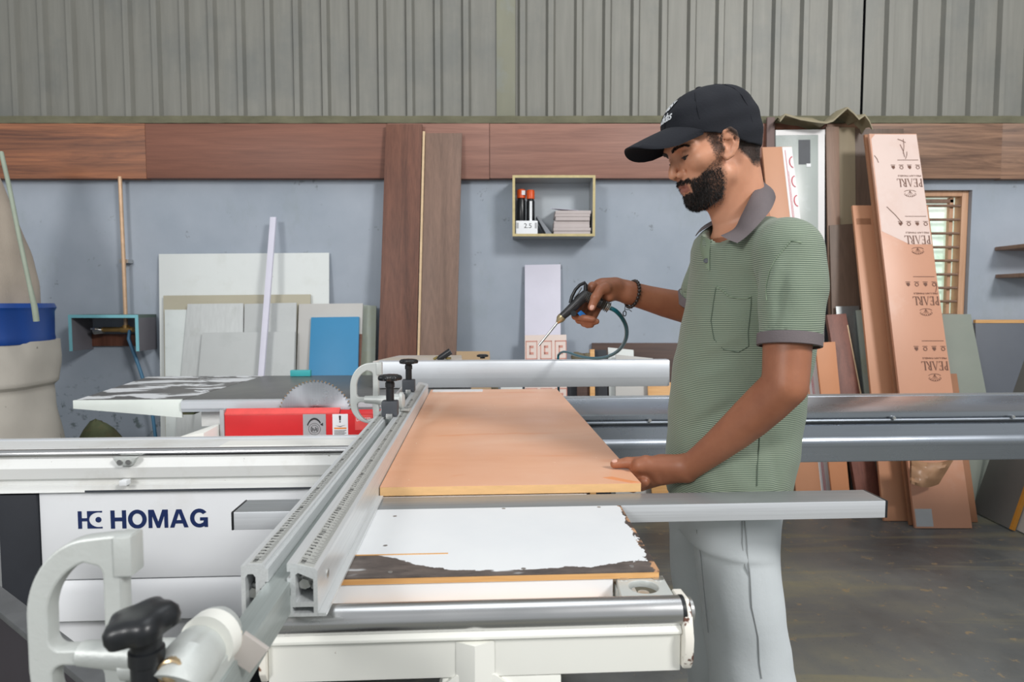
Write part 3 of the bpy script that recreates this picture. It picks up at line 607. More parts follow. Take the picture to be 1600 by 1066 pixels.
cb = W(192, 408, Y=4.235); part('pipe_clip', MB().box(cb.x-.03, cb.x+.03, 4.245, 4.299, cb.z-.012, cb.z+.012), M['zinc'], pp)
M['hoseblue'] = pm('blue_hose', (70, 118, 150), .45, 0, .1, 10)
solo('blue_hose', MB().tube([(pb.x+.03, 4.225, pb.z-.005), (pb.x+.035, 4.2, pb.z-.06), W(216, 570, Y=4.2), W(226, 600, Y=4.2), W(238, 645, Y=4.2), W(244, 690, Y=4.2), W(246, 760, Y=4.2)], .011, 10), M['hoseblue'],
     'thin blue hose hanging from the outlet box down behind the saw table', 'hose', ang=60)
M['bag'] = pm('grey_filter_cloth', (186, 180, 170), .85, 0, .05, 4, bump=.2, bs=160, spots=((120, 116, 106), 18, .70)); M['bagup'] = pm('tan_filter_cloth', (172, 160, 146), .85, 0, .07, 4, bump=.3, bs=120)
M['bagblue'] = pm('blue_band', (22, 66, 140), .35, 0, .06, 5)
cx, cy = -2.93, 3.5
def rz(px, py): q = W(px, py, Y=cy); return abs(q.x-cx)*.975, q.z
db = thing('dust_bag', 'tall fabric dust collector bag with a blue drum band at the left edge', 'dust bag', (cx, cy, 0))
def lathe_bag(pts, n=40, wob=.012, seed=1, lean_=0):
    rr = random.Random(seed); vs = []
    ph = [rr.uniform(0, 6) for _ in range(6)]
    prof = []
    for (a, b), (c2, d2) in zip(pts[:-1], pts[1:]):
        for k in range(6): t = k/6; prof.append((a+(c2-a)*t, b+(d2-b)*t))
    prof.append(pts[-1])
    for r, z in prof:
        for k in range(n):
            a = 2*math.pi*k/n
            w = wob*(math.sin(3*a+ph[0]+z*6)+.6*math.sin(7*a+ph[1]-z*9)+.12*math.sin(z*34+ph[2]+2*a))
            vs.append((cx+(r+w*min(1, r*5))*math.cos(a), cy+(r+w*min(1, r*5))*math.sin(a), z))
    m = len(prof)
    return MB().add(vs, [(i*n+k, i*n+(k+1) % n, (i+1)*n+(k+1) % n, (i+1)*n+k) for i in range(m-1) for k in range(n)]+[tuple(range(n)), tuple(range((m-1)*n, m*n))])
low = [(rz(84, 692)[0]+.02, .06), rz(84, 690), rz(76, 650), (rz(72, 606)[0]-.02, rz(72, 606)[1]), rz(72, 600), rz(71, 560), rz(69, 533)]
part('lower_bag', lathe_bag(low, seed=2), M['bag'], db, ang=80)
part('drum_band', MB().ring((cx, cy, 0), (0, 0, 1), [(rz(66, 533)[0], rz(66, 537)[1])]+[(rz(67.5, 530)[0], rz(67, 531)[1]), (rz(66, 520)[0], rz(66, 525)[1]), (rz(66, 500)[0], rz(66, 487)[1]), (rz(68, 478)[0], rz(67, 481)[1]), (rz(65, 475)[0], rz(65, 474)[1])], 48), M['bagblue'], db, ang=40)
up = [rz(46, 474), rz(40, 440), rz(28, 390), rz(16, 345), rz(4, 305), rz(-20, 240), rz(-70, 190)]
part('upper_bag', lathe_bag(up, seed=5, wob=.010), M['bagup'], db, ang=80)
part('strap', MB().tube([W(2, 238, Y=3.2), W(14, 290, Y=3.15), W(30, 370, Y=3.1), W(46, 445, Y=3.05), W(54, 480, Y=3.05), W(57, 502, Y=3.06)], [.010]*4+[.013, .013], 8), pm('pale_green_strap', (150, 160, 144), .7, 0, .08, 12), db, ang=60)
hp = MB(); n = 22; vs = []
c = W(140, 690, Y=3.8); M['sack'] = pm('mossy_sawdust_sack', (76, 82, 58), .95, 0, .3, 9, grime=((110, 88, 62), 6, .5, .8), bump=.6, bs=35)
for j in range(9):
    t = j/8; r = .25*(t**.8)
    for k in range(n):
        a = 2*math.pi*k/n; rr2 = r*(1+.12*math.sin(3*a+1)+.06*math.sin(7*a)); vs.append((c.x+.02+rr2*math.cos(a)+(1-t)*-.03, 3.88+rr2*.6*math.sin(a), .545*(1-t**1.7)+R.uniform(-.008, .008)*(t < 1)+.001))
hp.add(vs, [(j*n+k, (j+1)*n+k, (j+1)*n+(k+1) % n, j*n+(k+1) % n) for j in range(8) for k in range(n)]+[tuple(range(8*n, 9*n))])
solo('sawdust_heap', hp, M['sack'], 'mossy green-brown heap of sawdust on the floor behind the machine guide', 'heap', ang=60)
# ================================================================== PANEL SAW (machine axes u, v, z)
def qz(py, v, px=800): return Q(px, py, v=v).z
def qu(px, py, v): return Q(px, py, v=v).x
VC = 2.05
saw = thing('panel_saw', 'long white and red panel saw with HOMAG lettering on its base cabinet', 'saw', (-.7, 2.3, 0), M=True)
uL = qu(61, 780, VC); uR = .32
zt, zm, zl = qz(767, VC, 300), qz(905, VC, 200), qz(966, VC, 200)
part('cabinet_panel', MB().box(uL, uR, VC, VC+.02, zm+.002, zt), M['white'], saw, bevel=.003)
part('lower_panel', MB().prism([(VC+.004, zm-.003), (VC-.012, zm-.035), (VC-.012, zl), (VC+.02, zl), (VC+.02, zm-.003)], 'x', uL+.02, uR), M['white'], saw)
part('cabinet_body', MB().box(uL+.02, uR, VC+.021, VC+.62, .12, zt), M['white'], saw)
part('plinth', MB().box(uL+.05, uR-.02, VC+.05, VC+.6, .001, zl+.02), M['blackmat'], saw)
uB = qu(-3, 800, VC-.01)
part('end_panel', MB().box(uB, uL-.002, VC-.01, VC+.55, .002, zt-.003), M['blackmat'], saw, bevel=.003)
part('edge_post', MB().box(uB-.2, uB-.012, VC+.06, VC+.6, .002, zt-.03), M['stgrey'], saw, bevel=.004)
# lettering
def on_front(u0, z0): return lambda x, y, z: (u0+x, VC-.0004-z, z0+y)
def grotesk(word, u0, z0, w, h):                                  # wide bold capitals, height 1
    x = 0; out = []
    for ch in word:
        if ch == 'H': g = [[(0, 0), (.24, 0), (.24, .40), (.66, .40), (.66, 0), (.90, 0), (.90, 1), (.66, 1), (.66, .61), (.24, .61), (.24, 1), (0, 1)]]; a = .90
        if ch == 'O': g = [arc(.54, .5, .54, .52, 0, 350, 36), arc(.54, .5, .29, .31, 350, 0, 36)]; a = 1.08
        if ch == 'M': g = [[(0, 0), (.22, 0), (.22, .66), (.48, 0), (.66, 0), (.92, .66), (.92, 0), (1.14, 0), (1.14, 1), (.82, 1), (.57, .34), (.32, 1), (0, 1)]]; a = 1.14
        if ch == 'A': g = [[(0, 0), (.25, 0), (.33, .22), (.75, .22), (.83, 0), (1.08, 0), (.69, 1), (.39, 1)], [(.40, .41), (.54, .79), (.68, .41)]]; a = 1.08
        if ch == 'G': g = [arc(.54, .5, .54, .52, 38, 302, 30)+[(.84, .0), (1.04, 0), (1.04, .54), (.58, .54), (.58, .36), (.80, .36), (.76, .25)]+arc(.54, .5, .29, .31, 300, 42, 26)]; a = 1.04
        out.append((x, g)); x += a+.10
    k = w/(x-.10); mb = MB()
    for dx, g in out: mb.flat([[((dx+p)*k, q*h) for p, q in sh] for sh in g], on_front(u0, z0), .0008)
    return mb
a, b = Q(173.5, 825.5, v=VC), Q(324.5, 796.5, v=VC)
part('maker_lettering', grotesk('HOMAG', a.x, Q(250, 825, v=VC).z, b.x-a.x, Q(250, 796.5, v=VC).z-Q(250, 825, v=VC).z), M['navy'], saw)
a, b = Q(122.5, 826.5, v=VC), Q(159.5, 798.5, v=VC); u0, z0, w, h = a.x, a.z, b.x-a.x, b.z-a.z
em = MB()
em.flat([[(0, 0), (.16*w, 0), (.16*w, .42*h), (.38*w, .42*h), (.38*w, 0), (w, 0), (w, .09*h)]+arc(.86*w, .5*h, .40*w, .42*h, 285, 75, 18)+[(w, .92*h), (w, h), (.38*w, h), (.38*w, .60*h), (.16*w, .60*h), (.16*w, h), (0, h)]], on_front(u0, z0), .0008)
em.flat([arc(.84*w, .5*h, .125*w, .16*h, 0, 345, 16)], on_front(u0, z0), .0008)
part('maker_emblem', em, M['navy'], saw)
# guide profile with its two round rails
gp = [(2.30, .60), (2.30, .765)]
z_r2, z_r1 = qz(687, 2.26, 200), qz(708, 2.075, 200)
z_s0, z_s1 = qz(700, 2.11, 200), qz(691, 2.20, 200)
gp = [(2.30, zt-.02), (2.30, z_s1-.004), (2.205, z_s1), (2.11, z_s0), (2.10, z_r1-.01), (2.058, z_r1-.012), (2.052, qz(718, 2.05)), (2.045, qz(722, 2.05)), (2.05, qz(738, 2.05)), (2.062, qz(741, 2.06)), (2.062, qz(746, 2.06)),
      (2.048, qz(749, 2.05)), (2.046, qz(757, 2.046)), (2.036, qz(759, 2.036)), (2.036, zt+.004), (2.06, zt+.001)]
part('guide_profile', MB().prism(gp, 'x', -4.2, -.265), M['white_dirty'], saw, ang=25)
part('guide_rod', MB().cyl((-4.2, 2.075, z_r1), (-.265, 2.075, z_r1), .0155, 16), M['steel'], saw)
part('guide_rod', MB().cyl((-4.2, 2.255, z_r2-.004), (-.265, 2.255, z_r2-.004), .012, 16), M['alu_u'], saw)
u1 = qu(350, 690, 2.15); part('worn_strip', MB().prism([(2.195, z_s1+.0016), (2.115, z_s0+.0016), (2.115, z_s0-.002), (2.195, z_s1-.003)], 'x', u1, -.27), M['cream'], saw)
ub = qu(197, 720, 2.04); zb2 = qz(721, 2.04, 197)
part('rail_bracket', MB().prism([(ub-.036, zb2+.013), (ub+.036, zb2+.013), (ub+.02, zb2-.012), (ub-.02, zb2-.012)], 'y', 2.03, 2.05), M['cast'], saw, bevel=.002)
bo_ = part('bracket_bolt', MB().cyl((ub-.013, 2.026, zb2), (ub-.013, 2.03, zb2), .008, 10).cyl((ub+.013, 2.026, zb2), (ub+.013, 2.03, zb2), .008, 10), M['zinc'], saw)
part('end_stop', MB().box(ub-.012, ub+.010, 2.018, 2.045, qz(758, 2.03, 195), qz(750, 2.03, 195)), M['paperw'], saw, bevel=.002)
part('seam_strip', MB().box(qu(132, 764, 2.034), -.27, 2.0345, 2.037, zt+.004, zt+.010), M['charcoal'], saw)
# table with the aluminium edge and the worn extension lip
VT = 2.72; zT = Q(300, 624, v=VT).z
M['table'] = pm('dark_table_steel', (104, 104, 102), .38, .35, .08, 4, st=(1, 3, 1), grime=((136, 132, 124), 3, .52, .5))
def mat_worn():
    t = NT('worn_table_wing'); x = t.noise(3.2, 6, .62, (1, 2.2, 1), .5)
    c = t.ramp(t.noise(5, 5, .6), [(.3, lin((92, 92, 92))), (.7, lin((112, 110, 108)))])
    c = t.mix(t.ramp(x, [(.50, 0), (.53, 1)]), c, lin((226, 228, 230)))
    return t.out(c, .5)
uT0 = qu(118, 629, VT); uTm = qu(286, 624, VT); uT1 = qu(735, 606, 2.8); vT = Q(300, 588, z=zT).y
part('table_wing', MB().add([(uT0, VT, zT), (uTm, VT, zT), (uTm+.05, vT, zT), (Q(230, 589, z=zT).x, vT, zT), (uT0, VT, zT-.03), (uTm, VT, zT-.03), (uTm+.05, vT, zT-.03), (Q(230, 589, z=zT).x, vT, zT-.03)],
     [(0,1,2,3),(7,6,5,4),(0,4,5,1),(1,5,6,2),(2,6,7,3),(3,7,4,0)]), mat_worn(), saw)
part('table_plate', MB().add([(uTm+.002, VT, zT), (uT1, VT, zT), (uT1, vT, zT), (uTm+.052, vT, zT), (uTm+.002, VT, zT-.03), (uT1, VT, zT-.03), (uT1, vT, zT-.03), (uTm+.052, vT, zT-.03)],
     [(0,1,2,3),(7,6,5,4),(0,4,5,1),(1,5,6,2),(2,6,7,3),(3,7,4,0)]), M['table'], saw, bevel=.002)
part('wing_lip', MB().prism([(uT0-.002, zT+.001), (uTm, zT+.001), (uTm, Q(285, 652, v=VT).z), (uT0-.002, Q(118, 638, v=VT).z)], 'y', VT-.014, VT-.001),
     pm('chipped_white_lip', (228, 234, 228), .45, 0, .04, 5, grime=((176, 190, 176), 5, .55, .6), spots=((96, 90, 76), 26, .70)), saw, bevel=.001)
part('lip_bracket', MB().box(uTm-.02, uTm+.045, VT-.006, VT+.06, Q(290, 648, v=VT).z, zT-.032), M['sack'], saw, bevel=.004)
part('table_rail', MB().prism([(VT-.03, zT-.004), (VT-.001, zT-.002), (VT-.001, zT-.05), (VT-.02, zT-.05), (VT-.026, zT-.04), (VT-.03, zT-.035)], 'x', uTm+.004, uT1), M['alu_bright'], saw)
part('table_apron', MB().box(uTm+.06, uT1-.02, VT+.03, vT-.05, zT-.12, zT-.031), M['white_dirty'], saw)
part('table_leg', MB().box(uTm+.4, uT1-.2, VT+.1, vT-.1, .001, zT-.12), M['white_dirty'], saw)
a, b = Q(290, 690, v=2.56), Q(338, 662, v=2.62)
part('guard_bracket', MB().add([(a.x, 2.5, a.z-.02), (b.x, 2.5, a.z-.02), (b.x, 2.5, a.z+.045), (a.x, 2.5, a.z+.03), (a.x+.06, 2.62, a.z-.02), (b.x+.02, 2.62, a.z-.02), (b.x+.02, 2.62, b.z), (a.x+.1, 2.62, b.z)],
     [(0,1,2,3),(7,6,5,4),(0,4,5,1),(1,5,6,2),(2,6,7,3),(3,7,4,0)]), M['cream'], saw, bevel=.003)
# red blade guard
VG = 2.6; u0, u1 = qu(351, 660, VG), qu(596, 655, VG); zg1, zg0 = Q(430, 640, v=VG).z, Q(430, 690, v=VG).z
part('guard', MB().box(u0, u1, VG, VG+.012, zg0-.05, zg1-.022), M['red'], saw, bevel=.002)
part('guard_rim', MB().prism([(VG, zg1-.022), (VG+.012, zg1-.022), (VG+.03, zg1), (VG+.024, zg1+.002), (VG-.001, zg1-.016)], 'x', u0, qu(530, 650, VG)), M['redlight'], saw, bevel=.001)
part('guard_rim', MB().prism([(VG, zg1-.022), (VG+.012, zg1-.022), (VG+.024, zg1-.008), (VG+.02, zg1-.006)], 'x', qu(531, 650, VG), u1), M['red'], saw, bevel=.001)
part('guard_end', MB().box(u0-.018, u0-.001, VG-.004, VG+.03, zg0-.05, zg1), M['stgrey'], saw, bevel=.002)
def stick(px0, px1, py0, py1, mat, name):
    a, b = Q(px0, py1, v=VG), Q(px1, py0, v=VG)
    return part(name, MB().box(a.x, b.x, VG-.0012, VG-.0002, a.z, b.z), M[mat], saw), a, b
s, a, b = stick(474, 509, 647, 683, 'stgrey', 'rotation_sticker'); cu, w = (a.x+b.x)/2, b.x-a.x
gf = lambda x, y, z: (cu+x, VG-.0016-z, a.z+y)
ar = MB().flat([arc(0, .02, .034, .058, 150, 42, 14)+arc(0, .02, .030, .050, 42, 150, 14)], gf, .0006).flat([[(.022, .05), (.034, .058), (.034, .044)]], gf, .0006)
for r in (.024, .016): ar.flat([arc(0, .032, r, r, 0, 350, 24), arc(0, .032, r-.0012, r-.0012, 0, 350, 24)], gf, .0006)
for k in range(5): ar.flat([[(-.012+.005*k, .022+.004*(k % 2)), (-.009+.005*k, .022+.004*(k % 2)), (-.009+.005*k, .040-.004*(k % 3)), (-.012+.005*k, .040-.004*(k % 3))]], gf, .0006)
part('rotation_arrow', ar, M['inkb'], saw)
s, a, b = stick(520, 543.5, 647, 683, 'paperw', 'warning_sticker'); hh = b.z-a.z; w = b.x-a.x
gf2 = lambda x, y, z: (a.x+x, VG-.0016-z, a.z+y)
wm = MB().flat([[(.44*w, .72*hh), (.54*w, .72*hh), (.56*w, .93*hh), (.42*w, .93*hh)]], gf2, .0006).flat([arc(.49*w, .66*hh, .003, .003, 0, 340, 10)], gf2, .0006)
for k in range(5): wm.flat([[(.1*w, (.05+.055*k)*hh), ((.88-.1*(k % 2))*w, (.05+.055*k)*hh), ((.88-.1*(k % 2))*w, (.072+.055*k)*hh), (.1*w, (.072+.055*k)*hh)]], gf2, .0006)
wm.flat([[(.2*w, .5*hh), (.5*w, .44*hh), (.85*w, .52*hh), (.5*w, .47*hh)]], gf2, .0006)
part('warning_print', wm, M['inkb'], saw); part('warning_band', MB().flat([[(.1*w, .35*hh), (.9*w, .35*hh), (.9*w, .41*hh), (.1*w, .41*hh)]], gf2, .0006), M['inkor'], saw)
s, a3, b3 = stick(555, 582, 648, 672, 'redlight', 'danger_sticker')
part('danger_print', MB().text('DANGER', lambda x, y, z: (a3.x+.006+x, VG-.0016-z, b3.z-.026+y), b3.x-a3.x-.012, .014), M['paperw'], saw)
# blade with its teeth
VB = 2.655; c = Q(493, 651, v=VB); rb = .150; N = 60; pts = []
for k in range(N):
    a0 = 2*math.pi*k/N; d = 2*math.pi/N
    for f, r in ((0, rb-.009), (.15, rb), (.55, rb-.003), (.62, rb-.009)): pts.append((c.x+r*math.cos(a0+f*d), c.z+r*math.sin(a0+f*d)))
bl_ = part('saw_blade', MB().prism(pts, 'y', VB-.0016, VB+.0016), M['blade'], saw, ang=0)
tt = MB()
for k in range(N):
    a0 = 2*math.pi*(k+.15)/N; e = Vector((math.cos(a0), 0, math.sin(a0))); q = Vector((c.x, VB, c.z))+e*(rb-.002); tt.sphere(q, (.0034, .0028, .0034), 4)
part('carbide_teeth', tt, pm('carbide_brass', (150, 120, 80), .4, .6), bl_, kind='stuff')
part('flange', MB().cyl((c.x, VB-.014, c.z), (c.x, VB-.0018, c.z), .036, 28), pm('dark_flange', (92, 84, 82), .4, .6), bl_)
solo('turquoise_block', MB().box(qu(459, 584, vT+.02), qu(490, 584, vT+.02), vT-.05, vT-.02, zT+.001, Q(470, 578.5, v=vT-.04).z), pm('turquoise_paint', (62, 176, 180), .5, 0, .08, 10),
     'small turquoise block lying on the far edge of the saw table before the blue board', 'block', M=True, bevel=.003)
# ------------------------------------------------------------------ rip fence
VF = 2.98; a, b = Q(592, 600, v=VF), Q(1046, 563.5, v=VF); zf0, zf1 = zT+.004, Q(820, 563.5, v=VF).z
rf = thing('rip_fence', 'long bright aluminium rip fence bar standing across the far side of the saw', 'fence', ((a.x+b.x)/2, VF, zf0), M=True)
prof = [(VF+.016, zf0), (VF+.013, zf0+.004), (VF+.002, zf0+.042), (VF, zf0+.048), (VF, zf1-.012), (VF+.004, zf1-.003), (VF+.012, zf1), (VF+.05, zf1), (VF+.05, zf0)]
part('fence_bar', MB().prism(prof, 'x', a.x, b.x), M['alu_bright'], rf, ang=30)
part('end_cap', MB().box(b.x, b.x+.003, VF+.004, VF+.048, zf0+.003, zf1-.004), M['stgrey'], rf)
a2, b2 = Q(598, 556, v=3.15), Q(720, 556, v=3.15)
part('fence_head', MB().add([(a2.x-.03, VF+.052, zf1-.004), (b2.x+.01, VF+.052, zf1-.004), (b2.x, 3.30, zf1+.001), (a2.x+.06, 3.30, zf1+.001), (a2.x-.03, VF+.052, zT+.002), (b2.x+.01, VF+.052, zT+.002), (b2.x, 3.30, zT+.002), (a2.x+.06, 3.30, zT+.002)],
     [(0,1,2,3),(7,6,5,4),(0,4,5,1),(1,5,6,2),(2,6,7,3),(3,7,4,0)]), pm('dusty_casting', (196, 186, 172), .6, .1, .06, 6, grime=((208, 206, 216), 5, .5)), rf, bevel=.004)
h0, h1 = Q(684, 562, v=3.06), Q(704, 549, v=3.06)
part('clamp_lever', MB().tube([h0, h0.lerp(h1, .2), h1], [.011, .015, .0165], 14), M['black'], rf, ang=50)
part('lever_pivot', MB().cyl((h0.x+.05, 3.07, zf1+.001), (h0.x+.05, 3.07, zf1+.009), .014).cyl((h0.x-.02, 3.06, zf1), (h0.x, 3.06, zf1+.012), .006), pm('yellow_pivot', (120, 104, 52), .5), rf)
kb = Q(754, 560, v=3.09); part('fence_knob', MB().ring((kb.x, 3.09, zf1+.001), (0, 0, 1), [(.012, 0), (.012, .006), (.028, .009), (.028, .017), (.02, .020)]), M['black'], rf)
# ------------------------------------------------------------------ sliding carriage
ZC = .884; VN = Q(1300, 644, z=ZC).y; VFar = Q(1300, 616, z=ZC).y
cr = thing('sliding_carriage', 'wide aluminium sliding table carriage running behind the man to the right edge', 'carriage', (1.2, VN, .74), M=True)
cz = lambda y: qz(y, VN, 1400)
pr = [(VFar, ZC), (VFar-.06, ZC), (VFar-.062, ZC-.006), (VFar-.068, ZC-.006), (VFar-.07, ZC), (VN+.012, ZC), (VN, cz(645.5)), (VN, cz(651)), (VN+.012, cz(652)), (VN+.012, cz(653.5)), (VN-.001, cz(654.5)), (VN-.004, cz(656.5)), (VN-.001, cz(658.5)), (VN+.014, cz(660)),
      (VN+.014, cz(662)), (VN+.004, cz(664)), (VN+.002, cz(682)), (VN-.006, cz(686)), (VN-.008, cz(691)), (VN-.006, cz(696)), (VN+.0, cz(700)), (VN+.001, cz(719)), (VN+.004, cz(721)), (VN+.06, cz(721)), (VN+.06, ZC-.05), (VFar, ZC-.05)]
uC0 = -.25; part('carriage_profile', MB().prism(pr, 'x', uC0, 4.2), M['alu_c'], cr, ang=35)
part('top_wear_strip', MB().box(uC0, 4.2, VFar-.052, VFar-.004, ZC, ZC+.0012), M['alu_top'], cr)
part('groove', MB().box(uC0, 4.2, VN+.0115, VN+.0135, cz(663.5), cz(659.5)), M['charcoal'], cr)
sc0 = None
for px in (1015, 1396, 1582):
    q = Q(px, 657, v=VN-.004)
    if sc0 is None: sc0 = part('groove_bolt', MB().cyl((q.x, VN-.010, q.z), (q.x, VN-.002, q.z), .0055, 10), M['zinc'], cr); q0 = q
    else: again(sc0, (q.x-q0.x, 0, 0))
# ------------------------------------------------------------------ outrigger (crosscut) table
ZP = .880
ct = thing('crosscut_table', 'white crosscut table with worn top, front roller and long aluminium support beam', 'table', (0, 1.1, .1), M=True)
uR0 = Q(1030.5, 892, z=ZP).x; v0 = Q(1030.5, 892, z=ZP).y; uR1 = Q(969, 789, z=ZP).x; v1 = Q(969, 789, z=ZP).y
def mat_top():
    t = NT('worn_table_top'); x, y, z = t.xyz()
    e = t.noise(9, 6, .62, (1, 1.6, 1), .6)
    d1 = t.math('ADD', y, t.math('MULTIPLY', t.math('SUBTRACT', e, .5), .075))        # distance from the front edge with a ragged border
    # wear is deeper on the left than on the right
    dep = t.ramp(t.math('ADD', t.math('MULTIPLY', x, 1.6), .5), [(.10, .92), (.24, .98), (.36, .66), (.44, .43), (.66, .41), (.78, .52), (.86, .62)])
    f1 = t.math('LESS_THAN', t.math('ADD', d1, .1), t.math('MULTIPLY', t.math('SUBTRACT', dep, .28), .105))
    c = t.ramp(t.noise(3, 5, .6), [(.3, lin((222, 225, 228))), (.7, lin((232, 234, 235)))])
    dk = t.ramp(t.noise(40, 4, .7, (.35, 1, 1)), [(.3, lin((66, 60, 58))), (.7, lin((112, 102, 96)))])
    isl = t.ramp(t.noise(7, 4, .55, (.5, 1.6, 1)), [(.56, 0), (.60, 1)])
    dk = t.mix(isl, dk, lin((216, 218, 220)))
    c = t.mix(f1, c, dk)
    ex = t.math('ADD', t.math('ADD', x, t.math('MULTIPLY', y, .0)), t.math('MULTIPLY', t.math('SUBTRACT', t.noise(22, 5, .7), .5), .045))
    f2 = t.math('GREATER_THAN', ex, t.math('SUBTRACT', .256, t.math('MULTIPLY', y, -.03)))
    bk = t.ramp(t.noise(30, 3, .6), [(.45, lin((72, 64, 60))), (.55, lin((196, 150, 112)))])
    c = t.mix(f2, c, bk)
    return t.out(c, .42)
tp_ = MB().add([(-.30, v0, ZP), (uR0, v0, ZP), (uR1, v1, ZP), (uR1, 2.08, ZP), (-.30, 2.08, ZP)]+[(-.30, v0, ZP-.002), (uR0, v0, ZP-.002), (uR1, v1, ZP-.002), (uR1, 2.08, ZP-.002), (-.30, 2.08, ZP-.002)],
     [(0,1,2,3,4),(9,8,7,6,5)]+[(i, (i+1) % 5, 5+(i+1) % 5, 5+i) for i in range(5)])
VB0, VB1 = Q(1300, 784, z=.880).y, Q(1300, 766, z=.880).y             # support beam front and back
tp_ = MB()
topv = VB0-.001
tp_.add([(-.30, v0, ZP), (uR0, v0, ZP), (uR1, topv, ZP), (-.30, topv, ZP), (-.30, v0, ZP-.002), (uR0, v0, ZP-.002), (uR1, topv, ZP-.002), (-.30, topv, ZP-.002)], [(0,1,2,3),(7,6,5,4),(0,4,5,1),(1,5,6,2),(2,6,7,3),(3,7,4,0)])
ORG_ct = ORG[ct.name]
wt = part('table_top', tp_, None or M['white'], ct); 
# shift the shading origin of the top to its front edge so the wear follows that edge
wt.data.materials.clear(); wt.data.materials.append(None)
def retarget(o, org):
    d = Vector(org)-ORG[o.name]; o.data.transform(Matrix.Translation(-d)); o.location = d
retarget(wt, (0, v0+.1, ZP)); wt.data.materials[0] = mat_top()
part('plywood_edge', MB().box(-.30, uR0-.0005, v0+.0005, topv, ZP-.0105, ZP-.0021), M['ply'], ct)
zr = ZP-.0105; Vr = Q(760, 937, z=ZP-.045).y
part('inset_panel', MB().box(-.24, Q(958, 915, v=v0).x, v0+.0025, v0+.02, ZP-.05, zr), M['white'], ct)
part('lower_plywood', MB().box(Q(535, 938, v=v0-.008).x, Q(958, 930, v=v0-.008).x, v0-.012, v0+.002, ZP-.044, ZP-.0365), M['ply'], ct)
part('white_shelf', MB().box(-.24, Q(958, 930, v=v0-.012).x, v0-.022, v0+.002, ZP-.053, ZP-.0445), M['cream'], ct)
part('under_frame', MB().box(-.22, uR1-.03, v0+.05, 2.06, ZP-.08, ZP-.053), M['cream'], ct)
part('rear_panel', MB().box(-.22, uR1-.05, VB1+.004, 2.06, ZP-.02, ZP-.003), M['white'], ct)
# corner plate with its round hole
pu0, pu1 = Q(960, 895, z=zr).x, Q(1033, 895, z=zr).x; pz = zr-.001
pl0, pl1 = Q(972, 932, z=pz), Q(1054, 932, z=pz); c0 = Q(1005.5, 917, z=pz)
op = [(pu0, v0+.01), (pu1, v0+.01), (pl1.x, pl1.y), (pl0.x, pl0.y)]
cpv, cpf = flat_solid([op, arc(c0.x, c0.y, .0205, .0205, 0, 345, 24)], .010, .0012)
part('corner_plate', MB().add([(x, y, pz-.005+z) for x, y, z in cpv], cpf), M['cast'], ct)
part('corner_post', MB().box(pu0-.002, pu0+.02, v0-.006, v0+.02, ZP-.055, pz-.011).box(c0.x-.035, pl1.x-.012, pl1.y+.012, v0+.01, ZP-.06, pz-.03), M['cast'], ct, bevel=.002)
part('hole_bolt', MB().cyl((c0.x, c0.y, pz-.028), (c0.x, c0.y, pz-.008), .008, 12).box(c0.x-.014, c0.x-.004, c0.y-.012, c0.y+.012, pz-.03, pz-.018), M['zinc'], ct)
for px in (974, 1028):
    q = Q(px, 903, z=pz+.001); part('plate_screw', MB().ring((q.x, q.y, pz), (0, 0, 1), [(.0085, 0), (.0085, .001), (.005, .0022), (.001, .0018)], 14), M['zinc'], ct)
q0 = None
for px, py in ((617, 807), (787, 795), (602, 853), (610, 894), (818, 889), (987, 885), (933, 788)):
    q = Q(px, py, z=ZP)
    if q.y > topv-.006 or q.y < v0+.004: q.y = min(max(q.y, v0+.006), topv-.008)
    if q0 is None: q0 = q; s0_ = part('countersunk_screw', MB().ring((q.x, q.y, ZP), (0, 0, 1), [(.0035, -.001), (.0035, .0004), (.001, .0006)], 12), M['zinc'], ct)
    else: again(s0_, (q.x-q0.x, q.y-q0.y, 0))
part('split_crack', MB().box(Q(540, 867, z=ZP).x, Q(700, 866, z=ZP).x, Q(600, 868, z=ZP).y, Q(600, 868, z=ZP).y+.003, ZP+.0001, ZP+.0008), M['ply'], ct)
# roller
vr = Q(800, 958, z=.857).y; ra = .0188; zr_ = Q(760, 961.5, v=vr).z
ru0, ru1 = Q(440, 980, v=vr).x, Q(1061, 955, v=vr).x
part('roller', MB().cyl((ru0, vr, zr_), (ru1, vr, zr_), ra, 40), M['steel'], ct)
part('roller_ring', MB().cyl((ru1+.0004, vr, zr_), (ru1+.005, vr, zr_), ra+.0006, 32), M['black'], ct)
part('yellow_bush', MB().cyl((ru1+.0052, vr, zr_), (ru1+.009, vr, zr_), ra-.005, 24), pm('yellow_bush', (226, 200, 40), .5), ct)
# white front beam
vf = .795; f = lambda y: Q(760, y, v=vf).z
zA, zB_, zC_, zD = f(984), f(993), f(1001), f(1059)
fu0, fu1 = Q(418, 1030, v=vf).x, Q(1064, 1020, v=vf).x
part('front_beam', MB().prism([(vf+.06, zA-.002), (vr-ra*.2, zA), (vf+.004, zA-.001), (vf-.004, zB_), (vf-.004, zC_+.003), (vf+.002, zC_), (vf+.002, zD), (vf+.06, zD)], 'x', fu0, fu1), M['cream'], ct, bevel=.0015)
eu = fu1+.001; ep = []
cyv, czv = vf+.03, (zr_+ra*.6+zD)/2; hh = (zr_+ra*.75-zD)/2
ep = [(vf+.07, zD)]+[(vf-.004+.0, zD+.006), (vf-.012, zD+.02), (vf-.014, zC_), (vf-.006, zr_)]+[(vr-.004, zr_+ra*.9), (vr+.03, zr_+ra*.8), (vf+.07, zr_-.01)]
part('end_plate', MB().prism(ep, 'x', eu, eu+.012), pm('chipped_end_plate', (232, 228, 218), .45, 0, .03, 6, spots=((92, 52, 36), 34, .56)), ct, bevel=.002)
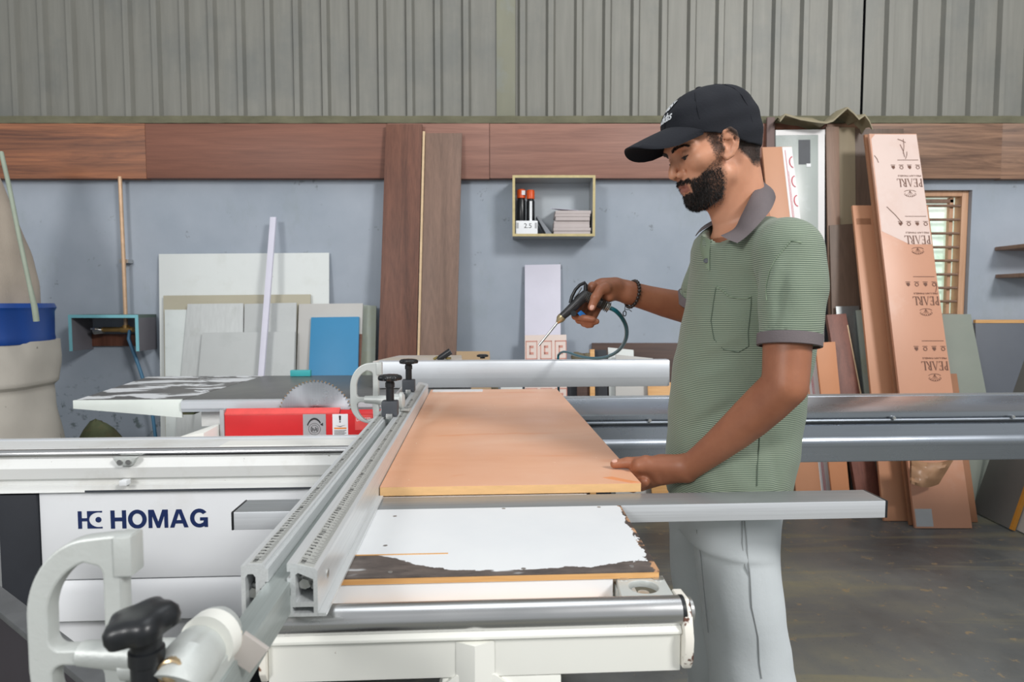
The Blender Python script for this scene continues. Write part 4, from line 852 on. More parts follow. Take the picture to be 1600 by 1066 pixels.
part('end_boss', MB().ring((eu+.012, vr, zr_), (1, 0, 0), [(.016, 0), (.016, .004), (.009, .007), (.004, .007)], 20), M['zinc'], ct)
eu0 = Q(406, 1030, v=vf).x
ep0 = [(vf+.06, zA-.004), (vf-.002, zA-.004), (vf-.006, zC_), (vf-.006, zD+.016), (vf+.002, zD+.002), (vf+.06, zD)]
part('end_plate', MB().prism(ep0, 'x', eu0, fu0-.0005), pm('rusty_white_plate', (232, 228, 218), .45, 0, .03, 6, spots=((120, 74, 46), 26, .62)), ct, bevel=.002)
gu = [Q(p, 1020, v=vf-.006).x for p in (712, 742, 773)]
part('gusset', MB().prism([(gu[0], vf+.001), (gu[1], vf-.012), (gu[2], vf+.001)], 'z', zD-.08, zC_-.001), M['cream'], ct, ang=0)
part('gusset_foot', MB().prism([(gu[0]-.022, zD-.012), (gu[0], zD+.004), (gu[2], zD+.004), (gu[2]+.022, zD-.012), (gu[2]+.022, zD-.08), (gu[0]-.022, zD-.08)], 'y', vf-.001, vf+.02), M['cream'], ct)
part('support_column', MB().box(Q(690, 1066, v=vf).x, Q(878, 1062, v=vf+.0).x, vf+.004, vf+.16, .32, zD-.001), M['cream'], ct, bevel=.004)
part('swing_arm', MB().box(-.05, .05, vf+.06, 2.04, .42, .50).box(-.16, .06, vf+.02, vf+.15, .36, .5), M['cream'], ct, bevel=.005)
# support beam
bu0, bu1 = Q(361, 800, v=VB0).x, Q(1387, 795, v=VB0).x; bz0 = Q(1200, 813, v=VB0).z
sb_ = part('support_beam', MB().box(bu0+.004, bu1-.004, VB0, VB1, bz0, ZP), M['alu_u'], ct, bevel=.002)
sb_.data.materials.append(M['alu_top'])
for p in sb_.data.polygons:
    if p.normal.z > .9: p.material_index = 1
cpn = part('beam_cap', MB().box(bu0, bu0+.0038, VB0-.0004, VB1, bz0, ZP), M['black'], ct, bevel=.001); again(cpn, (bu1-bu0-.0038, 0, 0))
# ------------------------------------------------------------------ orange laminated board on the table
ZO0, ZO1 = ZP+.0005, ZP+.0185
vo = Q(800, 758, z=ZO1).y; uo0 = -.191; uo1 = Q(1004, 757.5, z=ZO1).x; vo1 = Q(760, 608.5, z=ZO1).y; uo1b = Q(870, 608, z=ZO1).x
def mat_orange():
    t = NT('orange_laminate_face')
    c = t.ramp(t.noise(2.0, 5, .6, (.6, 1.8, 1), .6), [(.3, lin((222, 162, 124))), (.55, lin((230, 176, 142))), (.75, lin((234, 188, 158)))])
    c = t.mix(t.ramp(t.noise(3.2, 5, .55, (.5, 2, 1), 1.2), [(.60, 0), (.64, .45)]), c, lin((222, 140, 86)))
    c = t.mix(t.ramp(t.noise(60, 2, .5), [(.74, 0), (.76, .8)]), c, lin((250, 226, 204)))
    c = t.mix(t.ramp(t.noise(1.3, 4, .5, (3, .35, 1), .5), [(.60, 0), (.68, .3)]), c, lin((246, 214, 190)))
    return t.out(c, t.ramp(t.noise(4, 4, .6), [(.3, .30), (.7, .45)]), 0, Specular_IOR_Level=.5)
M['mdf'] = pm('mdf_edge', (226, 182, 128), .7, 0, .06, 30, st=(1, 1, 4))
ob_ = thing('laminate_board', 'long orange laminated board lying on the crosscut table against the fence', 'board', ((uo0+uo1)/2, 1.9, ZO0), M=True)
def hexa(a, b, c_, d, z0, z1): return MB().add([(*a, z0), (*b, z0), (*c_, z0), (*d, z0), (*a, z1), (*b, z1), (*c_, z1), (*d, z1)], [(3,2,1,0),(4,5,6,7),(0,1,5,4),(1,2,6,5),(2,3,7,6),(3,0,4,7)])
part('core', hexa((uo0, vo), (uo1, vo), (uo1b, vo1), (uo0, vo1), ZO0, ZO1-.0011), M['mdf'], ob_)
part('laminate_face', hexa((uo0, vo), (uo1, vo), (uo1b, vo1), (uo0, vo1), ZO1-.001, ZO1), mat_orange(), ob_)
a, b = Q(940, 744, z=ZO1), Q(988, 750, z=ZO1)
st_ = MB(); st_.prism([(a.x, a.y-.012), (a.x+.02, a.y-.006), (b.x-.01, b.y), (b.x+.012, b.y-.018), (b.x-.008, b.y-.022), (a.x+.01, a.y-.022)], 'z', ZO1, ZO1+.0003)
part('bare_patch', st_, pm('bare_orange_patch', (228, 150, 100), .5, 0, .05, 10), ob_)
a, b = Q(664, 611, z=ZO1), Q(706, 604, z=ZO1); pts = [(uo0+.01, vo1-.005), (uo0+.01, vo1-.07)]+[(uo0+.01+.012*i, vo1-.07-.004*(i % 2)) for i in range(1, 18)]+[(uo0+.215, vo1-.005)]
part('torn_white_film', MB().prism(pts, 'z', ZO1, ZO1+.0012), M['film'], ob_)
# ------------------------------------------------------------------ crosscut fence (two hollow rails)
V0, V1 = .765, 2.53; zb0 = ZP+.001; uA, uB_, uC_, uD = -.283, -.251, -.229, -.193; ztp = .947
fe = thing('crosscut_fence', 'double-rail aluminium crosscut fence with printed scales running away over the table', 'fence', (-.24, V0, zb0), M=True)
def extr(shapes, v0_, v1_):                                       # hollow profile in (u,z), extruded along v
    vs, fs = flat_solid(shapes, 1.0); return MB().add([(x, v0_+(z+.5)*(v1_-v0_), y) for x, y, z in vs], fs)
left = [(uA, zb0), (uB_-.010, zb0), (uB_-.010, ztp-.030), (uB_-.004, ztp-.030), (uB_-.004, ztp-.022), (uB_, ztp-.022), (uB_, ztp-.006), (uB_-.004, ztp-.006), (uB_-.004, ztp), (uA+.006, ztp), (uA+.004, ztp-.002), (uA, ztp-.002)]
lh_ = [(uA+.005, zb0+.010), (uB_-.015, zb0+.010), (uB_-.015, ztp-.016), (uB_-.018, ztp-.012), (uA+.008, ztp-.012), (uA+.005, ztp-.016)]
part('left_rail', extr([left, lh_], V0, V1), M['alu_v'], fe)
rt = [(uC_, zb0), (uD, zb0), (uD, ztp-.010), (uD-.003, ztp-.007), (uC_+.010, ztp-.001), (uC_+.004, ztp), (uC_, ztp), (uC_, ztp-.010), (uC_+.004, ztp-.010), (uC_+.004, ztp-.018), (uC_, ztp-.018), (uC_, ztp-.026), (uC_+.004, ztp-.03), (uC_+.004, ztp-.04), (uC_, ztp-.04)]
rh = [(uC_+.010, zb0+.018), (uD-.005, zb0+.018), (uD-.005, ztp-.020), (uC_+.013, ztp-.012), (uC_+.010, ztp-.014)]
rh2 = [(uC_+.006, zb0+.004), (uD-.005, zb0+.004), (uD-.005, zb0+.012), (uC_+.006, zb0+.012)]
part('right_rail', extr([rt, rh, rh2], V0, V1), M['alu_v'], fe)
part('extension_bar', MB().box(uB_-.003, uC_+.0035, .56, V1-.02, zb0+.004, ztp-.0225), M['alu_bar'], fe, bevel=.0015)
for u_, z_ in ((uA+.010, zb0+.025), (uC_+.017, zb0+.035)):
    part('hex_bolt', MB().cyl((u_, V0+.012, z_), (u_, V0+.02, z_), .0068, 6).cyl((u_, V0+.02, z_), (u_, V0+.026, z_), .009, 16).cyl((u_+.008, V0+.016, z_-.004), (u_+.012, V0+.02, z_-.004), .004, 8), M['zinc'], fe, ang=20)
part('foot_flange', MB().box(uD+.0002, uD+.010, V0, vo-.012, zb0, zb0+.004), M['alu_v'], fe)
part('face_screw', MB().ring((uD, V0+.05, zb0+.032), (1, 0, 0), [(.006, 0), (.006, .0012), (.003, .002), (.001, .002)], 14), M['zinc'], fe)
M['scale'] = pm('scale_tape', (198, 200, 196), .4, .4, .04, 20)
slope = -.006/(uD-.003-uC_-.010)
def on_left(u, z): return (u, z+ztp)
for nm, u0_, u1_, sl, zoff in (('left', uA+.009, uB_-.008, 0, ztp), ('right', uC_+.012, uD-.005, slope, ztp-.001)):
    zf = lambda u, u0_=u0_, sl=sl, zoff=zoff: zoff+.0003+sl*(u-(uC_+.010) if sl else 0)
    part('scale_tape', MB().add([(u0_, V0+.002, zf(u0_)), (u1_, V0+.002, zf(u1_)), (u1_, V1-.06, zf(u1_)), (u0_, V1-.06, zf(u0_))]+[(u0_, V0+.002, zf(u0_)-.0003), (u1_, V0+.002, zf(u1_)-.0003), (u1_, V1-.06, zf(u1_)-.0003), (u0_, V1-.06, zf(u0_)-.0003)],
         [(0,1,2,3),(7,6,5,4),(0,4,5,1),(1,5,6,2),(2,6,7,3),(3,7,4,0)]), M['scale'], fe)
    tk_ = MB(); nu = MB(); n = 0; v = V0+.012
    while v < V1-.07:
        L = .0048 if n % 2 else (.0085 if n % 20 else .0115)
        e = u1_-.0004 if nm == 'left' else u1_-.0004
        tk_.add([(e-L, v-.0004, zf(e-L)+.0002), (e, v-.0004, zf(e)+.0002), (e, v+.0004, zf(e)+.0002), (e-L, v+.0004, zf(e-L)+.0002)], [(0, 1, 2, 3)])
        if n % 2 == 0 and v < 2.1:
            s = str(n//2 % 10) if (n//2) % 10 else str(100+n//2)
            hgt = .0066 if len(s) == 1 else .0058; b0 = u0_+.0006
            # figures read from the right-hand side of the fence
            nu.text(s, lambda x, y, z, v=v, b0=b0, zf=zf, hgt=hgt, s=s: (b0+.0072-y, v+x-.0018*len(s), zf(b0+.0072-y)+.0002), None, hgt, th=.0002, bold=.02)
        n += 1; v += .005
    part('scale_ticks', tk_, M['inkb'], fe, ang=0, kind='stuff'); part('scale_figures', nu, M['inkb'], fe, ang=0, kind='stuff')
# ------------------------------------------------------------------ swing stop (D-shaped casting), used near and far
def make_stop(label, org, s=1.0):
    u, v, z = org                                                 # u = right side of the casting, z = its lower edge
    st = thing('flip_stop', label, 'stop', org, M=True, group=None)
    W_, H_ = .0925*s, .185*s
    out = [(W_*.70, 0)]+arc(W_*.62, H_*.34, W_*.62, H_*.32, 262, 180, 8)+[(0, H_*.60)]+arc(W_*.62, H_*.60, W_*.62, H_*.385, 176, 96, 14)+[(W_*.78, H_*.995), (W_, H_), (W_, H_*.80), (W_*.90, H_*.785), (W_*.90, H_*.44), (W_*.90, 0)]
    hole = arc(W_*.70, H_*.60, W_*.50, H_*.28, 172, 108, 10)+arc(W_*.63, H_*.80, W_*.09, H_*.055, 60, 0, 5)+[(W_*.72, H_*.52)]+arc(W_*.60, H_*.47, W_*.12, H_*.03, 350, 270, 4)+arc(W_*.30, H_*.50, W_*.10, H_*.06, 260, 185, 5)
    hole2 = arc(W_*.62, H_*.30, W_*.40, H_*.24, 255, 180, 7)+arc(W_*.34, H_*.315, W_*.12, H_*.05, 170, 100, 4)+arc(W_*.60, H_*.31, W_*.10, H_*.045, 85, 10, 4)+[(W_*.72, H_*.10)]
    vs, fs = flat_solid([out, hole, hole2], .017*s, .0022*s)
    part('d_casting', MB().add([(u-W_+x, v+t, z+y) for x, y, t in vs], fs), M['cast'], st, ang=40)
    part('toe_block', MB().box(u-W_*.16, u+.001*s, v-.011*s, v+.011*s, z+H_*.80, z+H_*.995), M['cast'], st, bevel=.002)
    part('web_arm', MB().tube([(u-W_*.55, v, z+H_*.40), (u-W_*.1, v-.003, z+H_*.395), (u+.05*s, v-.004, z+H_*.36)], [.011*s, .014*s, .019*s], 14), M['cast'], st, ang=60)
    return st, W_, H_
zst = Q(590, 663, v=1.86).z; uf = Q(597, 600, v=1.86).x
stf, W_, H_ = make_stop('small D-shaped cast stop at the far part of the fence before the saw blade', (uf, 1.86, zst), .98)
part('stop_carrier', MB().ring((uf+.012, 1.875, zst+H_*.36), (1, 0, 0), [(.012, 0), (.021, .002), (.021, .035), (.026, .037), (.026, .045), (.018, .05)], 20).box(uf-.004, uf+.05, 1.86, 1.90, zst-.002+H_*.02, zst+H_*.34), M['cast'], stf, ang=40)
part('pointer_window', MB().box(uC_+.008, uD-.001, 1.84, 1.89, ztp+.0012, ztp+.005), pm('clear_pointer', (226, 228, 224), .15, 0, .02, 8, Transmission_Weight=.5), stf, bevel=.0015)
# black clamp knobs standing in the fence slot
def clamp(label, px, py, vq, mat_foot=True):
    b = Q(px, py, z=ztp); u = (uB_+uC_)/2; v = b.y; h = .112
    t = thing('clamp_knob', label, 'clamp', (u, v, ztp+.0005), M=True, group='clamp knobs on the fence')
    part('clamp_block', MB().box(u-.022, u+.022, v-.018, v+.018, ztp+.001, ztp+.043), M['charcoal'], t, bevel=.004)
    part('screw_sleeve', MB().ring((u, v, ztp+.043), (0, 0, 1), [(.011, 0), (.011, .036), (.013, .037), (.013, .05), (.011, .051), (.011, .056)], 20), M['black'], t)
    part('star_knob', star((u, v, ztp+.098), .031, .017, 7), M['black'], t, ang=50)
    part('slot_nut', MB().box(u-.008, u+.009, v-.030, v-.018, ztp-.004, ztp+.010), M['zinc'], t, bevel=.001)
    return t
def star(c, r, h, lobes, tilt=None, n=56):
    c = Vector(c); vs = []; prof = [(.62, 0), (.93, .12), (1, .4), (.98, .7), (.86, .92), (.6, 1.0), (.3, 1.03)]
    for f, hz in prof:
        for k in range(n):
            a = 2*math.pi*k/n; rr = r*f*(1+.10*math.cos(lobes*a)*min(1, f*1.1))
            p = Vector((rr*math.cos(a), rr*math.sin(a), hz*h))
            vs.append(c+(tilt @ p if tilt else p))
    m = len(prof)
    return MB().add(vs, [(i*n+k, i*n+(k+1) % n, (i+1)*n+(k+1) % n, (i+1)*n+k) for i in range(m-1) for k in range(n)]+[tuple(range(n))[::-1], tuple(range((m-1)*n, m*n))])
clamp('nearer black star-knob clamp on the fence beside the D-shaped stop', 612, 650, 0)
clamp('farther black star-knob clamp on the fence, nearest to the rip fence bar', 634.5, 612, 0)
# near stop, close to the camera, with its big black knob
vn = .58; un = Q(213, 850, v=vn).x; zn = Q(200, 831, v=vn).z-.185
stn, W_, H_ = make_stop('large D-shaped cast stop with black star knob at the lower left corner', (un, vn, zn), 1.0)
kc = Q(226, 985, v=.535)
part('star_knob', star((kc.x, .535, kc.z-.004), .0272, .022, 5, Matrix.Rotation(math.radians(4), 3, 'X') @ Matrix.Rotation(math.radians(-10), 3, 'Y') @ Matrix.Rotation(.3, 3, 'Z')), M['black'], stn, ang=55)
part('screw_sleeve', MB().ring((kc.x+.001, .535, kc.z-.08), (0, 0, 1), [(.0125, 0), (.0125, .052), (.014, .053), (.014, .064), (.012, .065), (.012, .078)], 22), M['black'], stn)
h0, h1 = Q(285, 1040, v=.545), Q(335, 985, v=.63)
part('stop_housing', MB().tube([(h0.x, .535, h0.z-.012), (h0.x+.002, .545, h0.z-.004), (h1.x, .635, h1.z-.004), (h1.x+.003, .645, h1.z-.004)], [.022, .0245, .0245, .021], 28)
     .box(h0.x-.025, h0.x+.024, .535, .60, h0.z-.09, h0.z-.012), M['cast'], stn, ang=40)
part('housing_rim', MB().tube([(h0.x+.0035, .585, h0.z-.003), (h0.x+.006, .60, h0.z-.003)], [.0262, .0262], 28).tube([(h0.x+.012, .60, h0.z-.006), (h0.x+.016, .63, h0.z-.05)], [.012, .008], 10), M['cream'], stn, ang=40)
bt = Q(268, 1052, v=.531)
part('recess_bolt', MB().ring((bt.x, .530, bt.z), (0, -1, 0), [(.012, -.006), (.012, 0), (.0105, .001), (.0105, -.002), (.0065, -.002), (.0065, .003), (.003, .005)], 20), pm('brass_bolt', (200, 176, 140), .3, .7), stn)
part('neck_arm', MB().tube([(un-.012, vn-.006, zn+H_*.34), (h0.x-.03, .575, h0.z-.012), (h0.x-.01, .57, h0.z-.012)], [.011, .015, .018], 14), M['cast'], stn, ang=60)
w0 = Q(388, 1018, v=.60)
wf = Matrix.Rotation(math.radians(38), 3, 'Y')
pw = [Vector((w0.x, .60, w0.z))+wf @ Vector(p) for p in ((-.014, -.004, -.014), (.014, -.004, -.014), (.014, -.004, .014), (-.014, -.004, .014), (-.014, .002, -.014), (.014, .002, -.014), (.014, .002, .014), (-.014, .002, .014))]
part('pointer_window', MB().add(pw, [(0,1,2,3),(7,6,5,4),(0,4,5,1),(1,5,6,2),(2,6,7,3),(3,7,4,0)]), pm('dusty_clear_window', (222, 214, 208), .2, 0, .04, 10, Transmission_Weight=.35), stn, bevel=.001)
a = Q(375, 992, v=.61); b = Q(345, 1066, v=.60)
part('pointer_bracket', MB().tube([(a.x-.002, .61, a.z+.004), (a.x-.012, .607, a.z-.014), (b.x-.004, .60, b.z-.01)], [.005, .008, .009], 8).tube([(w0.x-.012, .603, w0.z-.006), (b.x+.01, .60, b.z)], [.004, .004], 6), pm('yellowed_plastic', (226, 214, 194), .4, 0, .05, 10), stn, ang=50)
# dark steel beam in the lower left corner
zd = .70; A = W(0, 915, Z=zd); B = W(200, 1066, Z=zd); A2 = W(0, 957, Z=zd); d = (B-A).normalized(); A = A-d*.6; B = B+d*.5; wv = Vector((d.y, -d.x, 0)); wv = wv if wv.y < 0 else -wv; wd_ = abs((A2-W(0, 915, Z=zd)).dot(wv))
db_ = thing('steel_beam', 'dark grey steel beam crossing the lower left corner of the photo', 'beam', ((A+B)/2)-Vector((0, 0, .7)))
def hex8(a, b, w, z0, z1): return MB().add([(p.x, p.y, z) for z in (z0, z1) for p in (a, b, b+w, a+w)], [(3,2,1,0),(4,5,6,7),(0,1,5,4),(1,2,6,5),(2,3,7,6),(3,0,4,7)])
part('top_plate', hex8(A, B, wv*wd_, zd-.012, zd), pm('grey_scratched_steel', (98, 100, 102), .5, .3, .15, 8, grime=((120, 122, 122), 8, .5, .5)), db_, bevel=.001)
part('side_panel', hex8(A+wv*.004, B+wv*.004, wv*(wd_-.006), .001, zd-.0125), pm('purple_black_panel', (52, 47, 54), .6, 0, .1, 6), db_)
# ================================================================== THE MAN (one continuous skin grown from a distance field)
f32 = np.float32
def V3(p): return np.array(tuple(p), dtype=np.float64)
class Field:
    def __init__(s, xs, ys, zs): s.ax = [np.asarray(a, f32) for a in (xs, ys, zs)]; s.D = np.full([len(a) for a in s.ax], 1.0, f32)
    def block(s, lo, hi):
        sl = []
        for a, l, h in zip(s.ax, lo, hi):
            i0 = max(int(np.searchsorted(a, l))-1, 0); i1 = min(int(np.searchsorted(a, h))+1, len(a)); sl.append(slice(i0, max(i1, i0+1)))
        sl = tuple(sl); return sl, s.ax[0][sl[0]][:, None, None], s.ax[1][sl[1]][None, :, None], s.ax[2][sl[2]][None, None, :]
    def put(s, fn, lo, hi, k=.01, cut=False, pad=.012):
        m = k+pad; sl, X, Y, Z = s.block(np.array(lo)-m, np.array(hi)+m)
        d = fn(X, Y, Z).astype(f32); A = s.D[sl]
        if cut: A = -A
        if cut: h = np.maximum(k-np.abs(A-d), 0)/k; s.D[sl] = -(np.minimum(A, d)-h*h*k*.25)
        else: h = np.maximum(k-np.abs(A-d), 0)/k; s.D[sl] = np.minimum(A, d)-h*h*k*.25
    def cone(s, a, b, r0, r1, k=.01, cut=False, flat=None):
        a, b = V3(a), V3(b); ab = b-a; L = max(float(ab @ ab), 1e-12); rm = max(r0, r1)
        def fn(X, Y, Z):
            px, py, pz = X-a[0], Y-a[1], Z-a[2]
            if flat is not None:
                n, fac = V3(flat[0]), flat[1]; n = n/np.linalg.norm(n)
                q = (px*n[0]+py*n[1]+pz*n[2]); t = np.clip((px*ab[0]+py*ab[1]+pz*ab[2])/L, 0, 1); q = q-t*float(ab @ n)
            else: t = np.clip((px*ab[0]+py*ab[1]+pz*ab[2])/L, 0, 1)
            dx, dy, dz = px-t*ab[0], py-t*ab[1], pz-t*ab[2]
            d2 = dx*dx+dy*dy+dz*dz
            if flat is not None: d2 = d2+q*q*(fac*fac-1)
            return np.sqrt(np.maximum(d2, 0))-(r0+(r1-r0)*t)
        s.put(fn, np.minimum(a, b)-rm, np.maximum(a, b)+rm, k, cut)
    def chain(s, pts, rs, k=.006, flat=None, cut=False):           # one tapering limb through several joints
        P_ = [V3(p) for p in pts]
        def fn(X, Y, Z):
            best = None
            for i in range(len(P_)-1):
                a, ab = P_[i], P_[i+1]-P_[i]; L = max(float(ab @ ab), 1e-12); px, py, pz = X-a[0], Y-a[1], Z-a[2]
                t = np.clip((px*ab[0]+py*ab[1]+pz*ab[2])/L, 0, 1); dx, dy, dz = px-t*ab[0], py-t*ab[1], pz-t*ab[2]; d2 = dx*dx+dy*dy+dz*dz
                if flat is not None:
                    n = V3(flat[0]); n = n/np.linalg.norm(n); d2 = d2+(dx*n[0]+dy*n[1]+dz*n[2])**2*(flat[1]**2-1)
                d = np.sqrt(np.maximum(d2, 0))-(rs[i]+(rs[i+1]-rs[i])*t); best = d if best is None else np.minimum(best, d)
            return best
        A = np.array(P_); rm = max(rs); s.put(fn, A.min(0)-rm, A.max(0)+rm, k, cut)
    def ell(s, c, r, rot=None, k=.01, cut=False):
        c = V3(c); r = np.array(r, float); Rm = np.eye(3) if rot is None else np.array(rot)   # rows of rot = local axes in world
        ext = np.sqrt(((Rm.T*r)**2).sum(1))
        def fn(X, Y, Z):
            p = (X-c[0], Y-c[1], Z-c[2]); k0 = 0; k1 = 0
            for i in range(3):
                q = p[0]*Rm[i][0]+p[1]*Rm[i][1]+p[2]*Rm[i][2]; k0 = k0+(q/r[i])**2; k1 = k1+(q/r[i]**2)**2
            k0 = np.sqrt(k0); return k0*(k0-1)/np.maximum(np.sqrt(k1), 1e-6)
        s.put(fn, c-ext, c+ext, k, cut)
    def loft(s, rows, ang=0, p=2.3, k=.02):                       # rows: (z, cx, cy, ax, ay)
        rows = sorted(rows); zs = [r[0] for r in rows]; c, n = math.cos(ang), math.sin(ang)
        def fn(X, Y, Z):
            z = Z.ravel(); cx, cy, ax, ay = [np.interp(z, zs, [r[i] for r in rows]).astype(f32)[None, None, :] for i in (1, 2, 3, 4)]
            a, b = (X-cx)*c+(Y-cy)*n, -(X-cx)*n+(Y-cy)*c
            q = (np.abs(a/ax)**p+np.abs(b/ay)**p)**(1/p)
            d = (q-1)*np.minimum(ax, ay)
            return np.maximum(d, np.maximum(zs[0]-Z, Z-zs[-1]))
        m = max(max(r[3], r[4]) for r in rows)*1.2
        s.put(fn, (min(r[1] for r in rows)-m, min(r[2] for r in rows)-m, zs[0]), (max(r[1] for r in rows)+m, max(r[2] for r in rows)+m, zs[-1]), k)
    def mesh(s):                                                  # naive surface nets on a rectilinear grid
        D = s.D; ins = D < 0; nx, ny, nz = D.shape
        cnt = np.zeros((nx-1, ny-1, nz-1), np.uint8)
        for i in (0, 1):
            for j in (0, 1):
                for k in (0, 1): cnt += ins[i:nx-1+i, j:ny-1+j, k:nz-1+k]
        I = np.argwhere((cnt > 0) & (cnt < 8)); idx = np.full(cnt.shape, -1, np.int32); idx[I[:, 0], I[:, 1], I[:, 2]] = np.arange(len(I))
        co = [(i, j, k) for i in (0, 1) for j in (0, 1) for k in (0, 1)]
        val = {c: D[I[:, 0]+c[0], I[:, 1]+c[1], I[:, 2]+c[2]] for c in co}
        acc = np.zeros((len(I), 3)); num = np.zeros(len(I))
        for c in co:
            for ax in range(3):
                if c[ax]: continue
                e = list(c); e[ax] = 1; e = tuple(e); a, b = val[c], val[e]; x = (a < 0) != (b < 0)
                t = np.where(x, a/np.where(x, a-b, 1), 0); p = np.tile(np.array(c, float), (len(I), 1)); p[:, ax] = t
                acc[x] += p[x]; num += x
        fr = acc/num[:, None]; V = np.empty((len(I), 3))
        for ax in range(3):
            a = s.ax[ax]; V[:, ax] = a[I[:, ax]]+fr[:, ax]*(a[I[:, ax]+1]-a[I[:, ax]])
        F = []
        for ax in range(3):
            o = [(1, 2), (2, 0), (0, 1)][ax]
            sl0 = [slice(None)]*3; sl1 = [slice(None)]*3; sl0[ax] = slice(0, -1); sl1[ax] = slice(1, None)
            for q in o: sl0[q] = slice(1, -1); sl1[q] = slice(1, -1)
            A, B = ins[tuple(sl0)], ins[tuple(sl1)]
            for x, flip in ((A & ~B, False), (~A & B, True)):
                P = np.argwhere(x)
                for q in o: P[:, q] += 1
                g = []
                for du, dv in ((1, 1), (0, 1), (0, 0), (1, 0)):
                    Q_ = P.copy(); Q_[:, o[0]] -= du; Q_[:, o[1]] -= dv; g.append(idx[Q_[:, 0], Q_[:, 1], Q_[:, 2]])
                g = np.stack(g, 1); F.append(g[:, ::-1] if flip else g)
        return V, np.concatenate(F)
def smooth_mesh(V, F, it=2, lam=.5):
    e = np.concatenate([F[:, [0, 1]], F[:, [1, 2]], F[:, [2, 3]], F[:, [3, 0]]]); e = np.concatenate([e, e[:, ::-1]])
    deg = np.bincount(e[:, 0], minlength=len(V))[:, None]
    for _ in range(it):
        S = np.stack([np.bincount(e[:, 0], weights=V[e[:, 1], i], minlength=len(V)) for i in range(3)], 1)/np.maximum(deg, 1); V = V+(S-V)*lam
    return V
def vnormals(V, F):
    n = np.cross(V[F[:, 2]]-V[F[:, 0]], V[F[:, 3]]-V[F[:, 1]]); N = np.stack([np.bincount(F.ravel(), weights=np.repeat(n[:, i], 4), minlength=len(V)) for i in range(3)], 1)
    return N/np.maximum(np.linalg.norm(N, axis=1), 1e-9)[:, None]
def np_mesh(name, V, F, mats, org):
    me = bpy.data.meshes.new(name); V = V-np.array(tuple(org))
    me.vertices.add(len(V)); me.vertices.foreach_set('co', V.astype(f32).ravel()); me.loops.add(F.size); me.loops.foreach_set('vertex_index', F.astype(np.int32).ravel())
    me.polygons.add(len(F)); me.polygons.foreach_set('loop_start', np.arange(0, F.size, 4, dtype=np.int32)); me.polygons.foreach_set('use_smooth', np.ones(len(F), bool))
    me.update(calc_edges=True); me.validate()
    for m in mats: me.materials.append(m)
    return me
def axis(*segs):                                                  # piecewise grid spacing: (from, to, step)
    a = []
    for l, h, st in segs: a += list(np.arange(l, h-1e-6, st))
    return np.array(a+[segs[-1][1]])
YT = 1.45                                                         # depth of the middle of his body
# ---- head axes: F forward, S his left (towards the camera), U up
pit, yaw = math.radians(17), math.radians(9)
Fd = np.array((-math.cos(pit)*math.cos(yaw), -math.cos(pit)*math.sin(yaw), -math.sin(pit))); Sd = np.array((math.sin(yaw), -math.cos(yaw), 0)); Ud = np.cross(Fd, Sd)
HO = V3(W(1128, 228, Y=1.40)); HR = [Fd, Sd, Ud]
def hd(f, s, u): return HO+Fd*f+Sd*s+Ud*u
def to_hd(V): d = V-HO; return d @ Fd, d @ Sd, d @ Ud
B = Field(axis((.02, .30, .0021), (.30, .58, .0021), (.58, .80, .005)), axis((1.02, 1.20, .006), (1.20, 1.72, .0023), (1.72, 1.86, .006)),
          axis((-.01, .83, .009), (.83, .97, .0023), (.97, 1.16, .006), (1.16, 1.30, .0023), (1.30, 1.40, .004), (1.40, 1.70, .0021)))
# head
B.ell(hd(.014, 0, .026), (.100, .074, .083), HR, .01)
B.ell(hd(.058, 0, -.032), (.052, .054, .078), HR, .025)
for s in (-1, 1):
    B.cone(hd(.036, s*.048, -.062), hd(.072, s*.023, -.094), .020, .018, .03)
    B.ell(hd(.076, s*.046, -.020), (.026, .018, .019), HR, .02)
    B.cone(hd(.045, s*.064, -.014), hd(.080, s*.055, -.016), .010, .012, .02)
B.ell(hd(.085, 0, -.094), (.026, .025, .022), HR, .016)
B.ell(hd(.091, 0, -.056), (.022, .034, .026), HR, .014)
B.cone(hd(.1055, -.026, .0195), hd(.1055, .026, .0195), .0125, .0125, .014)
for s in (-1, 1):
    B.cone(hd(.101, s*.026, .020), hd(.090, s*.047, .015), .011, .010, .012)
    B.ell(hd(.113, s*.0325, .001), (.017, .0165, .0125), HR, .010, cut=True)
    B.ell(hd(.0955, s*.0325, .0028), (.0125, .0155, .0105), HR, .003); B.ell(hd(.0935, s*.0325, -.0112), (.0115, .0155, .0085), HR, .005)
B.chain([hd(.108, 0, .010), hd(.113, 0, -.003), hd(.1230, 0, -.023), hd(.1252, 0, -.0315)], [.0085, .0074, .0088, .0094], .007)
for s in (-1, 1):
    B.ell(hd(.1125, s*.0135, -.0350), (.0120, .0068, .0085), HR, .0035); B.ell(hd(.1185, s*.0078, -.0440), (.0070, .0036, .0055), HR, .0015, cut=True)
    B.cone(hd(.103, s*.0215, -.031), hd(.098, s*.0245, -.044), .0016, .0016, .006, cut=True)
B.chain([hd(.104, -.022, -.0595), hd(.1110, -.008, -.0570), hd(.1120, 0, -.0578), hd(.1110, .008, -.0570), hd(.104, .022, -.0595), hd(.096, .0275, -.0645)], [.004, .0062, .0060, .0062, .004, .002], .004)
B.chain([hd(.101, -.021, -.068), hd(.1080, -.008, -.0695), hd(.1080, .008, -.0695), hd(.101, .021, -.068)], [.004, .0068, .0068, .004], .004)
B.chain([hd(.094, -.030, -.0650), hd(.111, -.011, -.0638), hd(.1165, 0, -.0640), hd(.111, .011, -.0638), hd(.094, .030, -.0650)], [.0013]*5, .003, cut=True)
tl_ = math.radians(17); Ue, Fe = Ud*math.cos(tl_)-Fd*math.sin(tl_), Fd*math.cos(tl_)+Ud*math.sin(tl_)
